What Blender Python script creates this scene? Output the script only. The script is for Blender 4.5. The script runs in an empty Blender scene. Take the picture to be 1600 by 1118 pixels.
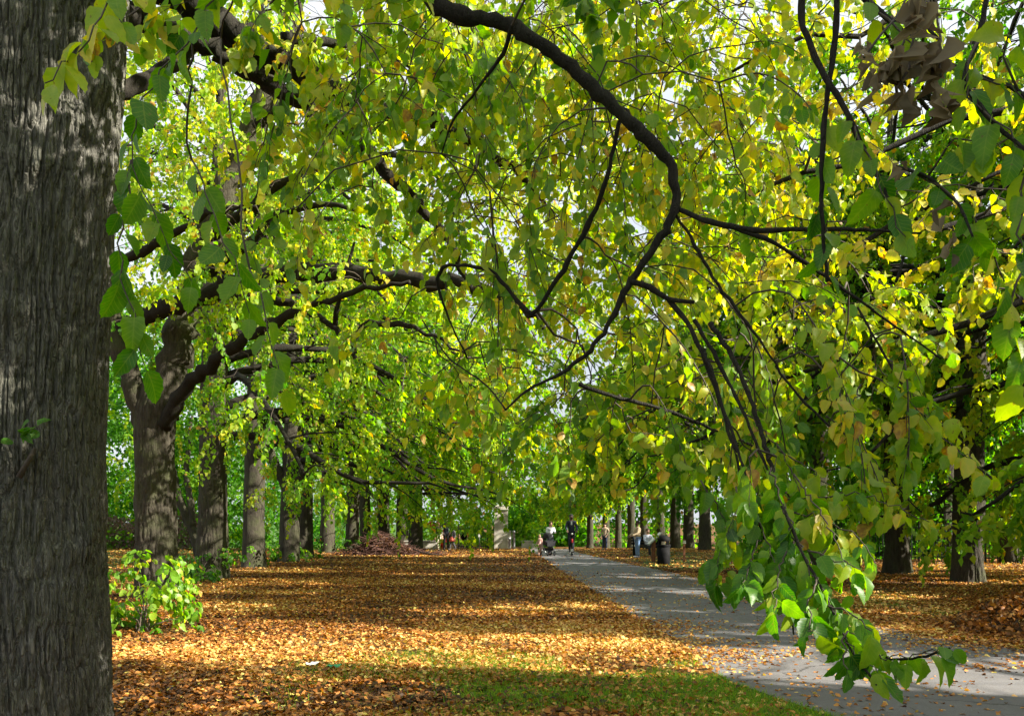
import bpy, math, random
import numpy as np
from mathutils import Vector, Matrix
# ------------------------------------------------------------------ camera, sky, sun, exposure
sc = bpy.context.scene
COL = sc.collection
F, HZ, CX = 1300.0, 814.0, 800.0          # focal length in photo pixels, horizon row, centre column
cam = bpy.data.objects.new('camera', bpy.data.cameras.new('camera')); COL.objects.link(cam)
cam.location = (0, 0, 1.6); cam.rotation_euler = (math.radians(90), 0, 0)
cam.data.sensor_width = 36; cam.data.lens = F / 1600 * 36; cam.data.shift_y = (HZ - 559) / 1600
cam.data.clip_start = 0.05; cam.data.clip_end = 1500
sc.camera = cam
SUN = np.array([1.0, -0.28, 0.65])        # towards the sun
SUNH = SUN / np.linalg.norm(SUN)
w = bpy.data.worlds.new('World'); sc.world = w; w.use_nodes = True
nt = w.node_tree; bg = nt.nodes['Background']; sky = nt.nodes.new('ShaderNodeTexSky')
sky.sky_type = 'NISHITA'; sky.sun_disc = False
sky.sun_elevation = math.asin(SUNH[2]); sky.sun_rotation = math.atan2(SUN[0], SUN[1])
sky.air_density = 1.0; sky.dust_density = 6.0
wtc = nt.nodes.new('ShaderNodeTexCoord'); wn = nt.nodes.new('ShaderNodeTexNoise'); wn.inputs['Scale'].default_value = 2.2; wn.inputs['Detail'].default_value = 6
nt.links.new(wtc.outputs['Generated'], wn.inputs['Vector'])
wr = nt.nodes.new('ShaderNodeMapRange'); wr.inputs[1].default_value = .35; wr.inputs[2].default_value = .6; wr.inputs[3].default_value = .45; wr.inputs[4].default_value = .95
nt.links.new(wn.outputs[0], wr.inputs[0]); wm = nt.nodes.new('ShaderNodeMix'); wm.data_type = 'RGBA'; nt.links.new(wr.outputs[0], wm.inputs[0])
nt.links.new(sky.outputs[0], wm.inputs[6]); wm.inputs[7].default_value = (5.4, 5.7, 6.0, 1)      # thin bright cloud
nt.links.new(wm.outputs[2], bg.inputs[0]); bg.inputs[1].default_value = 0.055
sl = bpy.data.objects.new('sun', bpy.data.lights.new('sun', 'SUN')); COL.objects.link(sl)
sl.data.energy = 5.0; sl.data.angle = math.radians(0.5); sl.data.color = (1.0, 0.93, 0.80)
sl.rotation_euler = Vector(SUNH).to_track_quat('Z', 'Y').to_euler()
sc.view_settings.view_transform = 'Standard'; sc.view_settings.look = 'None'
sc.view_settings.exposure = 1.92; sc.view_settings.gamma = 1
sc.cycles.max_bounces = 8; sc.cycles.diffuse_bounces = 4; sc.cycles.glossy_bounces = 2
sc.cycles.transmission_bounces = 5; sc.cycles.transparent_max_bounces = 4
sc.cycles.sample_clamp_indirect = 6
rng = np.random.default_rng(11)
random.seed(5)

# ------------------------------------------------------------------ helpers
def at(px, py, D):
    return np.array([D * (px - CX) / F, D, 1.6 + D * (HZ - py) / F])
def gnd(px, py):
    D = F * 1.6 / (py - HZ); return np.array([D * (px - CX) / F, D])
def hgt(x, y):                              # the ground falls away gently beyond 48 m
    return -0.033 * np.clip(np.asarray(y, float) - 48, 0, 40)
def nrm(a):
    return a / np.maximum(np.linalg.norm(a, axis=-1, keepdims=True), 1e-9)
def hash3(i, j, k, s):
    h = (i * 374761393 + j * 668265263 + k * 1274126177 + s * 974711) & 0xffffffff
    h = ((h ^ (h >> 13)) * 1274126177) & 0xffffffff
    return ((h ^ (h >> 16)) & 0xffff) / 65535.0
def noise3(p, s=0):
    p = np.asarray(p, float); i = np.floor(p).astype(np.int64); f = p - i; f = f * f * (3 - 2 * f)
    r = 0
    for a in (0, 1):
        for b in (0, 1):
            for c in (0, 1):
                wt = (f[..., 0] if a else 1 - f[..., 0]) * (f[..., 1] if b else 1 - f[..., 1]) * (f[..., 2] if c else 1 - f[..., 2])
                r = r + wt * hash3(i[..., 0] + a, i[..., 1] + b, i[..., 2] + c, s)
    return r
def noise2(x, y, s=0):
    return noise3(np.stack([x, y, np.zeros_like(np.asarray(x, float))], -1), s)

def link(o, parent=None):
    COL.objects.link(o)
    if parent is not None: o.parent = parent
    return o
def tag(o, label=None, cat=None, group=None, kind=None):
    if label: o['label'] = label
    if cat: o['category'] = cat
    if group: o['group'] = group
    if kind: o['kind'] = kind
    return o
def thing(name, label, cat, loc, rz=0, group=None):
    o = bpy.data.objects.new(name, None); o.empty_display_size = 0.2; link(o)
    o.location = loc; o.rotation_euler = (0, 0, rz)
    return tag(o, label, cat, group)
class MB:                                    # collects shapes, links them as one mesh object
    def __init__(s): s.v = []; s.f = []; s.n = 0; s.sm = []
    def add(s, v, f, smooth=False):
        v = np.asarray(v, float).reshape(-1, 3)
        s.v.append(v); s.f += [tuple(int(i) + s.n for i in q) for q in f]; s.sm += [smooth] * len(f); s.n += len(v); return s
    def box(s, c, d, R=None, taper=1.0):
        c = np.asarray(c, float); x, y, z = np.asarray(d, float) / 2
        v = np.array([[-x, -y, -z], [x, -y, -z], [x, y, -z], [-x, y, -z], [-x * taper, -y * taper, z], [x * taper, -y * taper, z], [x * taper, y * taper, z], [-x * taper, y * taper, z]])
        if R is not None: v = v @ np.asarray(R).T
        return s.add(v + c, [(0, 3, 2, 1), (4, 5, 6, 7), (0, 1, 5, 4), (1, 2, 6, 5), (2, 3, 7, 6), (3, 0, 4, 7)])
    def tube(s, pts, rad, n=6, cap=True):
        pts = np.asarray(pts, float); m = len(pts); rad = np.broadcast_to(np.asarray(rad, float), (m,))
        t = np.gradient(pts, axis=0); t = nrm(t)
        ref = np.array([0, 0, 1.0]) if abs(t[0][2]) < .9 else np.array([1.0, 0, 0])
        u = np.cross(ref, t[0]); u /= np.linalg.norm(u)
        a = np.linspace(0, 2 * math.pi, n, endpoint=False); ca, sa = np.cos(a), np.sin(a); V = []
        for k in range(m):
            u = u - t[k] * u.dot(t[k]); u /= max(np.linalg.norm(u), 1e-9); b = np.cross(t[k], u)
            V.append(pts[k] + rad[k] * (ca[:, None] * u + sa[:, None] * b))
        Fc = [(k * n + i, k * n + (i + 1) % n, (k + 1) * n + (i + 1) % n, (k + 1) * n + i) for k in range(m - 1) for i in range(n)]
        if cap: Fc += [tuple(range(n))[::-1], tuple((m - 1) * n + i for i in range(n))]
        return s.add(np.concatenate(V), Fc, True)
    def ball(s, c, r, n=10, m=7):
        c = np.asarray(c, float); r = np.broadcast_to(np.asarray(r, float), (3,)); V = []
        for k in range(m + 1):
            th = math.pi * k / m
            for i in range(n):
                ph = 2 * math.pi * i / n; V.append(c + r * np.array([math.sin(th) * math.cos(ph), math.sin(th) * math.sin(ph), math.cos(th)]))
        return s.add(V, [(k * n + i, (k + 1) * n + i, (k + 1) * n + (i + 1) % n, k * n + (i + 1) % n) for k in range(m) for i in range(n)], True)
    def lathe(s, c, prof, n=20):
        c = np.asarray(c, float); V = [c + np.array([r * math.cos(2 * math.pi * i / n), r * math.sin(2 * math.pi * i / n), z]) for r, z in prof for i in range(n)]
        m = len(prof)
        return s.add(V, [(k * n + i, k * n + (i + 1) % n, (k + 1) * n + (i + 1) % n, (k + 1) * n + i) for k in range(m - 1) for i in range(n)] + [tuple((m - 1) * n + i for i in range(n))], True)
    def build(s, name, mat, parent=None, origin=(0, 0, 0)):
        me = bpy.data.meshes.new(name)
        v = np.concatenate(s.v) - np.asarray(origin, float)
        me.from_pydata(v.tolist(), [], s.f); me.polygons.foreach_set('use_smooth', s.sm)
        if mat: me.materials.append(mat)
        return link(bpy.data.objects.new(name, me), parent)

# ------------------------------------------------------------------ materials
def newmat(name):
    m = bpy.data.materials.new(name); m.use_nodes = True; t = m.node_tree; t.nodes.clear()
    out = t.nodes.new('ShaderNodeOutputMaterial'); return m, t, out
def N(t, typ, **kw):
    n = t.nodes.new(typ)
    for k, v in kw.items():
        if k.startswith('i_'): n.inputs[k[2:].replace('_', ' ')].default_value = v
        else: setattr(n, k, v)
    return n
def ramp(t, stops, fac, interp='LINEAR'):
    r = t.nodes.new('ShaderNodeValToRGB'); e = r.color_ramp.elements; r.color_ramp.interpolation = interp
    while len(e) > 1: e.remove(e[0])
    e[0].position = stops[0][0]; e[0].color = (*stops[0][1], 1)
    for p, c in stops[1:]:
        q = e.new(p); q.color = (*c, 1)
    t.links.new(fac, r.inputs[0]); return r.outputs[0]
def mixc(t, f, a, b, mode='MIX'):
    n = t.nodes.new('ShaderNodeMix'); n.data_type = 'RGBA'; n.blend_type = mode
    for sock, v in ((n.inputs[0], f), (n.inputs[6], a), (n.inputs[7], b)):
        if hasattr(v, 'node'): t.links.new(v, sock)
        else: sock.default_value = v if not isinstance(v, tuple) else (*v, 1)[:4]
    return n.outputs[2]
def math_(t, op, a, b=None, c=None):
    n = t.nodes.new('ShaderNodeMath'); n.operation = op
    for i, v in enumerate((a, b, c)):
        if v is None: continue
        if hasattr(v, 'node'): t.links.new(v, n.inputs[i])
        else: n.inputs[i].default_value = v
    return n.outputs[0]
def plain(name, col, rough=0.7, metal=0.0, var=0.25, scale=30.0, bump=0.0):
    m, t, out = newmat(name); p = N(t, 'ShaderNodeBsdfPrincipled'); tc = N(t, 'ShaderNodeTexCoord')
    nz = N(t, 'ShaderNodeTexNoise', i_Scale=scale, i_Detail=4.0); t.links.new(tc.outputs['Object'], nz.inputs['Vector'])
    a = tuple(c * (1 - var) for c in col); b = tuple(min(1, c * (1 + var)) for c in col)
    t.links.new(ramp(t, [(0.3, a), (0.7, b)], nz.outputs[0]), p.inputs['Base Color'])
    p.inputs['Roughness'].default_value = rough; p.inputs['Metallic'].default_value = metal
    if bump:
        bn = N(t, 'ShaderNodeBump', i_Strength=bump, i_Distance=0.02); t.links.new(nz.outputs[0], bn.inputs['Height']); t.links.new(bn.outputs[0], p.inputs['Normal'])
    t.links.new(p.outputs[0], out.inputs[0]); return m
LEAF_STOPS = [(0.0, (.016, .065, .008)), (.25, (.042, .135, .008)), (.45, (.115, .235, .010)), (.62, (.25, .33, .014)), (.76, (.43, .40, .045)), (.87, (.53, .39, .06)), (.94, (.30, .15, .035)), (1.0, (.12, .075, .045))]
def leafmat(name, veins=False, trans=0.5, stops=LEAF_STOPS, spec=0.35, rough=0.42, under=0.3):
    m, t, out = newmat(name); L = t.links
    at_ = N(t, 'ShaderNodeAttribute', attribute_name='tint'); fac = at_.outputs['Fac']
    tc = N(t, 'ShaderNodeTexCoord'); geo = N(t, 'ShaderNodeNewGeometry')
    if veins:
        nz = N(t, 'ShaderNodeTexNoise', i_Scale=45.0, i_Detail=3.0); L.new(tc.outputs['Object'], nz.inputs['Vector'])
        fac = math_(t, 'ADD', fac, math_(t, 'MULTIPLY', math_(t, 'SUBTRACT', nz.outputs[0], 0.5), 0.22))
    col = ramp(t, stops, fac)
    p = N(t, 'ShaderNodeBsdfPrincipled'); p.inputs['Roughness'].default_value = rough
    p.inputs['Specular IOR Level'].default_value = spec
    tr = N(t, 'ShaderNodeBsdfTranslucent')
    if veins:
        uv = N(t, 'ShaderNodeUVMap', uv_map='UVMap'); sx = N(t, 'ShaderNodeSeparateXYZ'); L.new(uv.outputs[0], sx.inputs[0])
        au = math_(t, 'ABSOLUTE', sx.outputs[0])
        ph = math_(t, 'SUBTRACT', math_(t, 'MULTIPLY', sx.outputs[1], 7.5), math_(t, 'ADD', math_(t, 'MULTIPLY', math_(t, 'POWER', au, .8), 5.0), math_(t, 'MULTIPLY', nz.outputs[0], .7)))
        tri = math_(t, 'ABSOLUTE', math_(t, 'SUBTRACT', math_(t, 'FRACT', ph), 0.5))      # 0 at a vein
        vein = math_(t, 'MAXIMUM', math_(t, 'LESS_THAN', tri, 0.07), math_(t, 'LESS_THAN', au, 0.022))
        col = mixc(t, math_(t, 'MULTIPLY', vein, 0.22), col, (.30, .36, .07))
        nz2 = N(t, 'ShaderNodeTexNoise', i_Scale=90.0, i_Detail=2.0); L.new(tc.outputs['Object'], nz2.inputs['Vector'])
        col = mixc(t, math_(t, 'MULTIPLY', math_(t, 'GREATER_THAN', nz2.outputs[0], 0.70), 0.6), col, (.11, .07, .03))
        bn = N(t, 'ShaderNodeBump', i_Strength=0.35, i_Distance=0.003); L.new(math_(t, 'MINIMUM', tri, .16), bn.inputs['Height'])
        L.new(bn.outputs[0], p.inputs['Normal'])
    if veins:
        eg = math_(t, 'MULTIPLY', ramp(t, [(.27, (0, 0, 0)), (.40, (1, 1, 1))], math_(t, 'ADD', au, math_(t, 'MULTIPLY', math_(t, 'SUBTRACT', nz.outputs[0], .5), .35))), ramp(t, [(.5, (0, 0, 0)), (.75, (.6, .6, .6))], at_.outputs['Fac']))
        col = mixc(t, eg, col, (.34, .17, .03))
    pale = mixc(t, 0.55, col, (.24, .29, .17))
    face = mixc(t, math_(t, 'MULTIPLY', geo.outputs['Backfacing'], under), col, pale)
    L.new(face, p.inputs['Base Color'])
    hs = N(t, 'ShaderNodeHueSaturation', i_Saturation=1.2, i_Value=2.7); L.new(col, hs.inputs['Color'])
    L.new(hs.outputs[0], tr.inputs[0])
    mx = N(t, 'ShaderNodeMixShader'); mx.inputs[0].default_value = trans
    L.new(p.outputs[0], mx.inputs[1]); L.new(tr.outputs[0], mx.inputs[2]); L.new(mx.outputs[0], out.inputs[0]); return m
def barkmat(name, c0, c1, moss=(.06, .075, .025), mossamt=0.5, sz=1.0, bump=0.6):
    m, t, out = newmat(name); L = t.links; p = N(t, 'ShaderNodeBsdfPrincipled'); p.inputs['Roughness'].default_value = 0.9
    p.inputs['Specular IOR Level'].default_value = 0.2
    tc = N(t, 'ShaderNodeTexCoord'); mp = N(t, 'ShaderNodeMapping'); mp.inputs['Scale'].default_value = (22 * sz, 22 * sz, 4.0 * sz); L.new(tc.outputs['Object'], mp.inputs[0])
    n1 = N(t, 'ShaderNodeTexNoise', i_Scale=1.0, i_Detail=7.0, i_Roughness=0.62, i_Distortion=0.6); L.new(mp.outputs[0], n1.inputs['Vector'])
    n2 = N(t, 'ShaderNodeTexNoise', i_Scale=2.2, i_Detail=6.0, i_Roughness=0.65); L.new(tc.outputs['Object'], n2.inputs['Vector'])
    n3 = N(t, 'ShaderNodeTexNoise', i_Scale=60.0, i_Detail=4.0); L.new(tc.outputs['Object'], n3.inputs['Vector'])
    col = ramp(t, [(.3, c0), (.7, c1)], n1.outputs[0])
    ms = math_(t, 'MULTIPLY', ramp(t, [(.45, (0, 0, 0)), (.66, (1, 1, 1))], n2.outputs[0]), mossamt)
    col = mixc(t, ms, col, moss)
    lich = math_(t, 'MULTIPLY', ramp(t, [(.60, (0, 0, 0)), (.72, (1, 1, 1))], n3.outputs[0]), 0.35)
    col = mixc(t, lich, col, tuple(min(.5, c * 1.7) for c in c1))
    L.new(col, p.inputs['Base Color'])
    mp2 = N(t, 'ShaderNodeMapping'); mp2.inputs['Scale'].default_value = (26 * sz, 26 * sz, 3.6 * sz); L.new(tc.outputs['Object'], mp2.inputs[0])
    n4 = N(t, 'ShaderNodeTexNoise', i_Scale=1.0, i_Detail=2.5, i_Roughness=0.55, i_Distortion=0.9); L.new(mp2.outputs[0], n4.inputs['Vector'])
    rdg = math_(t, 'MINIMUM', math_(t, 'MULTIPLY', math_(t, 'ABSOLUTE', math_(t, 'SUBTRACT', n4.outputs[0], 0.5)), 9.0), 1.0)
    hh = math_(t, 'ADD', rdg, math_(t, 'ADD', math_(t, 'MULTIPLY', n1.outputs[0], 0.5), math_(t, 'MULTIPLY', n3.outputs[0], 0.35)))
    bn = N(t, 'ShaderNodeBump', i_Strength=bump, i_Distance=0.02); L.new(hh, bn.inputs['Height']); L.new(bn.outputs[0], p.inputs['Normal'])
    L.new(p.outputs[0], out.inputs[0]); return m
M_near = leafmat('leaf_near', veins=True, trans=0.45)
M_leaf = leafmat('leaf_mid', trans=0.55, spec=0.3, rough=0.5)
M_far = leafmat('leaf_far', trans=0.5, spec=0.15, rough=0.6)
M_dead = leafmat('leaf_dead', veins=False, trans=0.3, spec=0.1, rough=0.8, under=0.2, stops=[(0, (.07, .048, .030)), (.5, (.15, .112, .07)), (1, (.24, .19, .125))])
LIT = [(0, (.03, .016, .008)), (.2, (.085, .038, .012)), (.45, (.29, .108, .024)), (.7, (.52, .24, .055)), (.88, (.66, .44, .16)), (.96, (.62, .48, .12)), (1, (.22, .27, .05))]
M_litter = leafmat('leaf_litter', trans=0.12, spec=0.25, rough=0.55, stops=LIT, under=0.0)
M_red = leafmat('leaf_red', trans=0.4, stops=[(0, (.16, .02, .02)), (.5, (.36, .06, .04)), (1, (.5, .2, .12))])
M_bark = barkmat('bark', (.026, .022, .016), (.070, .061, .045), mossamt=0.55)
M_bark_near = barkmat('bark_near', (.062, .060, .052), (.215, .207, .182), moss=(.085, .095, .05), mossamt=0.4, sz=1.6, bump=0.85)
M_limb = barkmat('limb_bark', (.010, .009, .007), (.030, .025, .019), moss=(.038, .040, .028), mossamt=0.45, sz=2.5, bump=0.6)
M_twig = plain('twig_bark', (.055, .040, .028), rough=0.8)

# ------------------------------------------------------------------ leaf machinery
def tplA():
    vs = np.array([0, .03, .10, .20, .31, .43, .55, .67, .78, .88, .95, 1.0]); ws = np.array([.02, .14, .25, .325, .365, .375, .36, .315, .245, .15, .06, 0.0])
    co = []; fc = []
    for v, h in zip(vs, ws): co.append((0, v, 0))
    n = len(vs)
    for sgn in (-1, 1):
        for k, (v, h) in enumerate(zip(vs, ws)):
            ser = .03 if k % 2 else -.012
            co.append((sgn * (h + (ser if 0 < k < n - 1 else 0)), v - .05 * h + (.012 if k % 2 else 0), 0))
    for sd in (0, 1):
        o = n * (1 + sd)
        for k in range(n - 1):
            q = (k, o + k, o + k + 1, k + 1); fc.append(q if sd else q[::-1])
    b = len(co); co += [(-.012, -.32, 0), (.012, -.32, 0), (.012, .03, 0), (-.012, .03, 0)]; fc.append((b, b + 1, b + 2, b + 3))
    return np.array(co), fc
TA = tplA()
TB = (np.array([(0, 0, 0), (0, .35, 0), (0, .75, 0), (0, 1, 0), (-.36, .12, 0), (-.42, .5, 0), (.36, .12, 0), (.42, .5, 0)]),
      [(0, 1, 5, 4), (1, 2, 5), (5, 2, 3), (0, 6, 7, 1), (1, 7, 2), (7, 3, 2)])
TC = (np.array([(0, 0, 0), (.42, .42, 0), (0, 1, 0), (-.42, .42, 0)]), [(0, 1, 2, 3)])
def leaves_mesh(name, P, T, Nn, Ls, tint, tpl, mat, parent=None, origin=(0, 0, 0), curl=0.25, fold=0.35, wid=1.0, data_only=False, wave=.10):
    co, fc = tpl; n = len(P); k = len(co)
    T = nrm(T); S = nrm(np.cross(T, Nn)); Nn = np.cross(S, T)
    cu = (np.asarray(curl) * rng.normal(1, .7, n))[:, None]; fo = (fold * rng.normal(1, .5, n))[:, None]
    wv = rng.normal(0, wave, (n, 1)); lat = rng.normal(0, .07, (n, 1)); W = (wid * rng.normal(1, .08, n))[:, None]
    u, v = co[:, 0][None], co[:, 1][None]
    zz = fo * np.abs(u) - cu * v * np.abs(v) + wv * np.sin(v * 9 + u * 6) * np.abs(u)
    V = P[:, None] + Ls[:, None, None] * (v[..., None] * T[:, None] + ((u * W + lat * v * v))[..., None] * S[:, None] + zz[..., None] * Nn[:, None])
    V = V.reshape(-1, 3) - np.asarray(origin, float)
    tot = np.array([len(f) for f in fc]); flat = np.concatenate([np.array(f) for f in fc]); nl = len(flat)
    idx = (np.arange(n)[:, None] * k + flat[None]).ravel().astype(np.int32)
    st = (np.arange(n)[:, None] * nl + np.concatenate([[0], np.cumsum(tot)[:-1]])[None]).ravel().astype(np.int32)
    me = bpy.data.meshes.new(name)
    me.vertices.add(n * k); me.vertices.foreach_set('co', V.astype(np.float32).ravel())
    me.loops.add(len(idx)); me.loops.foreach_set('vertex_index', idx)
    me.polygons.add(len(st)); me.polygons.foreach_set('loop_start', st)
    me.polygons.foreach_set('use_smooth', np.ones(len(st), bool))
    a = me.attributes.new('tint', 'FLOAT', 'POINT'); a.data.foreach_set('value', np.repeat(tint, k).astype(np.float32))
    if tpl is TA:
        uvl = me.uv_layers.new(name='UVMap'); uvt = co[flat][:, :2]
        uvl.data.foreach_set('uv', np.tile(uvt, (n, 1)).astype(np.float32).ravel())
    me.materials.append(mat); me.update(calc_edges=True)
    if data_only: return me
    return link(bpy.data.objects.new(name, me), parent)

# spray templates: a twig with side twigs and hanging leaves; local +x is the growing direction, z is up
def spray_tpl(rs, pitch, hang, length=.85, nside=6, step=.052):
    P, T, NN, L, TW = [], [], [], [], []
    def axis(p0, yaw, pit, ln, first=0.0):
        m = max(3, int(ln / step)); pts = [np.array(p0, float)]; d = pit
        y = yaw
        for i in range(m):
            d -= rs.normal(.05, .05); y += rs.normal(0, .09)
            pts.append(pts[-1] + step * np.array([math.cos(d) * math.cos(y), math.cos(d) * math.sin(y), math.sin(d)]))
        return np.array(pts)
    main = axis((0, 0, 0), 0, pitch, length); TW.append(main)
    tw = [(main, .35)]
    for q in range(nside):
        i = int((.12 + .8 * q / nside) * len(main)); sg = 1 if q % 2 else -1
        dr = main[min(i + 1, len(main) - 1)] - main[i - 1]; dr /= np.linalg.norm(dr)
        ax = axis(main[i], math.atan2(dr[1], dr[0]) + sg * rs.uniform(.6, 1.1), math.asin(np.clip(dr[2], -1, 1)) - rs.uniform(-.1, .3), rs.uniform(.2, .45) * length / .85)
        tw.append((ax, .0)); TW.append(ax)
    for ax, st in tw:
        for i in range(max(1, int(st * len(ax))), len(ax)):
            if rs.random() < .22: continue
            dr = ax[i] - ax[i - 1]; dr /= np.linalg.norm(dr)
            sd = np.cross(dr, (0, 0, 1)); sd /= max(np.linalg.norm(sd), 1e-6); sg = 1 if i % 2 else -1
            t = .6 * dr + sg * .75 * sd + np.array([0, 0, -rs.uniform(hang * .2, .15 + hang * 1.1)]) + rs.normal(0, .28, 3)
            if i == len(ax) - 1: t = dr + np.array([0, 0, -.5])
            t /= np.linalg.norm(t)
            nn = np.array([0, 0, 1.0]) + .5 * dr + rs.normal(0, .45, 3)
            P.append(ax[i] + t * .018); T.append(t); NN.append(nn); L.append(rs.uniform(.5, 1.15))
    return np.array(P), np.array(T), np.array(NN), np.array(L), TW
_rs = np.random.default_rng(3)
SPRAYS = [[spray_tpl(_rs, p, h) for _ in range(5)] for p, h in ((.12, .15), (-.15, .45), (-.75, .9), (-1.25, 1.0))]
def place(anchor, yaw, drp, scale, hue, llen=.095, hvar=.10, keep=1.0, twigs=None, twr=.0036, rs=rng, lit_cut=None):
    """leaves of many sprays -> arrays; drp is the class of droop 0..3 per spray"""
    out = [[], [], [], [], []]
    for k in range(len(anchor)):
        P, T, NN, L, TW = SPRAYS[int(drp[k])][rs.integers(5)]
        c, s = math.cos(yaw[k]), math.sin(yaw[k]); R = np.array([[c, -s, 0], [s, c, 0], [0, 0, 1]]); fl = 1 if rs.random() < .5 else -1
        R = R @ np.diag([1, fl, 1])
        m = rs.random(len(P)) < keep * min(1, .25 + .8 * scale[k])
        A = P @ R.T * scale[k] + anchor[k]; m &= ~(slot(A) & (A[:, 2] > 1.8)); A = A[m]
        out[0].append(A); out[1].append(T[m] @ R.T); out[2].append(NN[m] @ R.T); out[3].append(L[m] * llen)
        h = hue[k] + rs.normal(0, hvar, m.sum()) + np.where(rs.random(m.sum()) < .05, .2, 0)
        out[4].append(np.where(rs.random(m.sum()) < .02, .93, np.clip(h, 0.0, .84)))
        if twigs is not None:
            for i, ax in enumerate(TW):
                r0 = twr * (1.5 if i == 0 else .8) * scale[k]
                twigs.tube((ax[::2] if len(ax) > 4 else ax) @ R.T * scale[k] + anchor[k], np.linspace(r0, r0 * .45, len(ax[::2] if len(ax) > 4 else ax)), 4 if i == 0 else 3, cap=False)
    return [np.concatenate(o) if o else np.zeros((0, 3)) for o in out]
def resample(pts, n, jit=0.0, rs=rng):
    pts = np.asarray(pts, float); d = np.concatenate([[0], np.cumsum(np.linalg.norm(np.diff(pts, axis=0), axis=1))])
    s = np.linspace(0, d[-1], n)
    q = np.stack([np.interp(s, d, pts[:, i]) for i in range(3)], 1)
    for _ in range(2): q[1:-1] = .25 * q[:-2] + .5 * q[1:-1] + .25 * q[2:]
    if jit: q[1:-1] += rs.normal(0, jit, (n - 2, 3))
    return q
def connect(nodes, nrad, anchors, mb, rmin=.004, rs=rng):
    """ties every spray to the nearest branch already there by a thin curved branch"""
    nodes = [np.asarray(a, float) for a in nodes]; A = np.array(nodes); Rr = np.array(nrad, float)
    order = np.argsort([np.min(np.linalg.norm(A - a, axis=1)) for a in anchors]); yaw = np.zeros(len(anchors))
    for k in order:
        a = anchors[k]; dv = a - A; d = np.linalg.norm(dv, axis=1) + 1.2 * np.maximum(dv[:, 2], 0)
        j = int(np.argmin(d)); p = A[j]; ln = np.linalg.norm(a - p); n = max(4, int(ln / .22) + 2)
        q = np.linspace(p, a, n); tt = np.linspace(0, 1, n)
        q[:, 2] += .14 * ln * np.sin(math.pi * tt); q[1:-1] += rs.normal(0, .03 * min(1, ln), (n - 2, 3))
        r0 = min(Rr[j] * .75, .006 + .010 * ln); r0 = max(r0, rmin); rr = np.linspace(r0, rmin, n)
        if ln > .05: mb.tube(q, rr, 5 if r0 > .008 else 4, cap=False)
        A = np.concatenate([A, q[1:]]); Rr = np.concatenate([Rr, rr[1:]])
        e = q[-1] - q[-2]; yaw[k] = math.atan2(e[1], e[0]) + rs.normal(0, .5)
    return yaw

# ------------------------------------------------------------------ gaps cut into the crowns so sun falls on chosen ground and foliage
def slot(p):
    x, y = landing(p); s = y + .28 * x + (noise2(x * .8, y * .8, 71) - .5) * 1.2
    return (s > 8.45) & (s < 11.5) & (x > -8.5) & (noise2(x * 2.2, y * 2.2, 72) < .72)
def offcut(p):
    x, y = landing(p); s = y + .28 * x
    a = (s > 5.8) & (s < 9.2) & (x < -1.2); b = (s > 3.2) & (s < 6) & (x < -1.4) & (x > -4.6) & (noise2(x * .6, y * .7, 61) > .42); b |= (s > 2.3) & (s < 3.6) & (x < -1.0) & (x > -5) & (noise2(x * .7, y * .7, 62) > .42)
    return a | b | ((s > 11) & (s < 30) & (x < -6.8))
def landing(p):
    p = np.asarray(p, float); k = p[..., 2] / SUN[2]
    return p[..., 0] - SUN[0] * k, p[..., 1] - SUN[1] * k
def sunlit(p):
    x, y = landing(p); s = y + .28 * x
    wob = (noise2(x * .55, y * .5, 5) - .5) * 1.3
    lit = (s > 8.1 + wob) & (s < 12.0 + wob) & (x > -9)
    for s0, s1, th in ((15.6, 17.4, .46), (19.2, 21.8, .45), (24, 26.8, .42), (30, 33, .45), (36, 41, .42), (43.5, 50, .4)):
        lit |= (s > s0 + wob) & (s < s1 + wob) & (noise2(x * .30, y * .45, 9) > th)
    lit |= noise2(x * .6 + 40, y * .9, 21) > .74
    return lit

# ------------------------------------------------------------------ ground, path
LE = [(830, 862), (845, 868), (860, 880), (885, 897), (925, 920), (985, 955), (1060, 1003), (1095, 1035), (1150, 1068), (1215, 1092), (1300, 1118), (1500, 1160), (2000, 1240), (2900, 1300)]
RE = [(900, 862), (925, 868), (1000, 884), (1090, 902), (1190, 930), (1300, 957), (1380, 978), (1440, 992), (1600, 1016), (2000, 1060), (2900, 1120)]
def edge(lst):
    g = np.array([gnd(*p) for p in lst]); o = np.argsort(g[:, 1]); return g[o]
GL, GR = edge(LE), edge(RE)
def xl(y): return np.interp(y, GL[:, 1], GL[:, 0])
def xr(y): return np.interp(y, GR[:, 1], GR[:, 0])
def sig(v): return 1 / (1 + np.exp(-np.clip(v, -30, 30)))
def onpath(x, y): return (x > xl(y)) & (x < xr(y)) & (y > 4.2) & (y < 51)
def gmask(x, y):                             # where grass shows through the fallen leaves
    nz = noise2(x * .9, y * .9, 31) * .6 + noise2(x * 2.6, y * 2.6, 32) * .4
    a = sig((x - .15 - (y - 7) * .75) / .45) * sig((9.3 - y) / .35) * (x < xl(y) + .25)
    b = .7 * sig((x + 1.3) / .6) * sig((10.2 - y) / .4) * (x < xl(y))
    c = .75 * sig((x - xr(y) - .3) / .4) * sig((xr(y) + 2.4 - x) / .5) * (y > 11) * (y < 20)
    d = .9 * sig((x - xr(y)) / .3) * sig((xr(y) + 6 - x) / .6) * (y > 27) * (y < 46)
    return np.clip(np.maximum.reduce([a * (nz > .34), b * (nz > .56), c * (nz > .52), d * (nz > .45)]), 0, 1)
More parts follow.
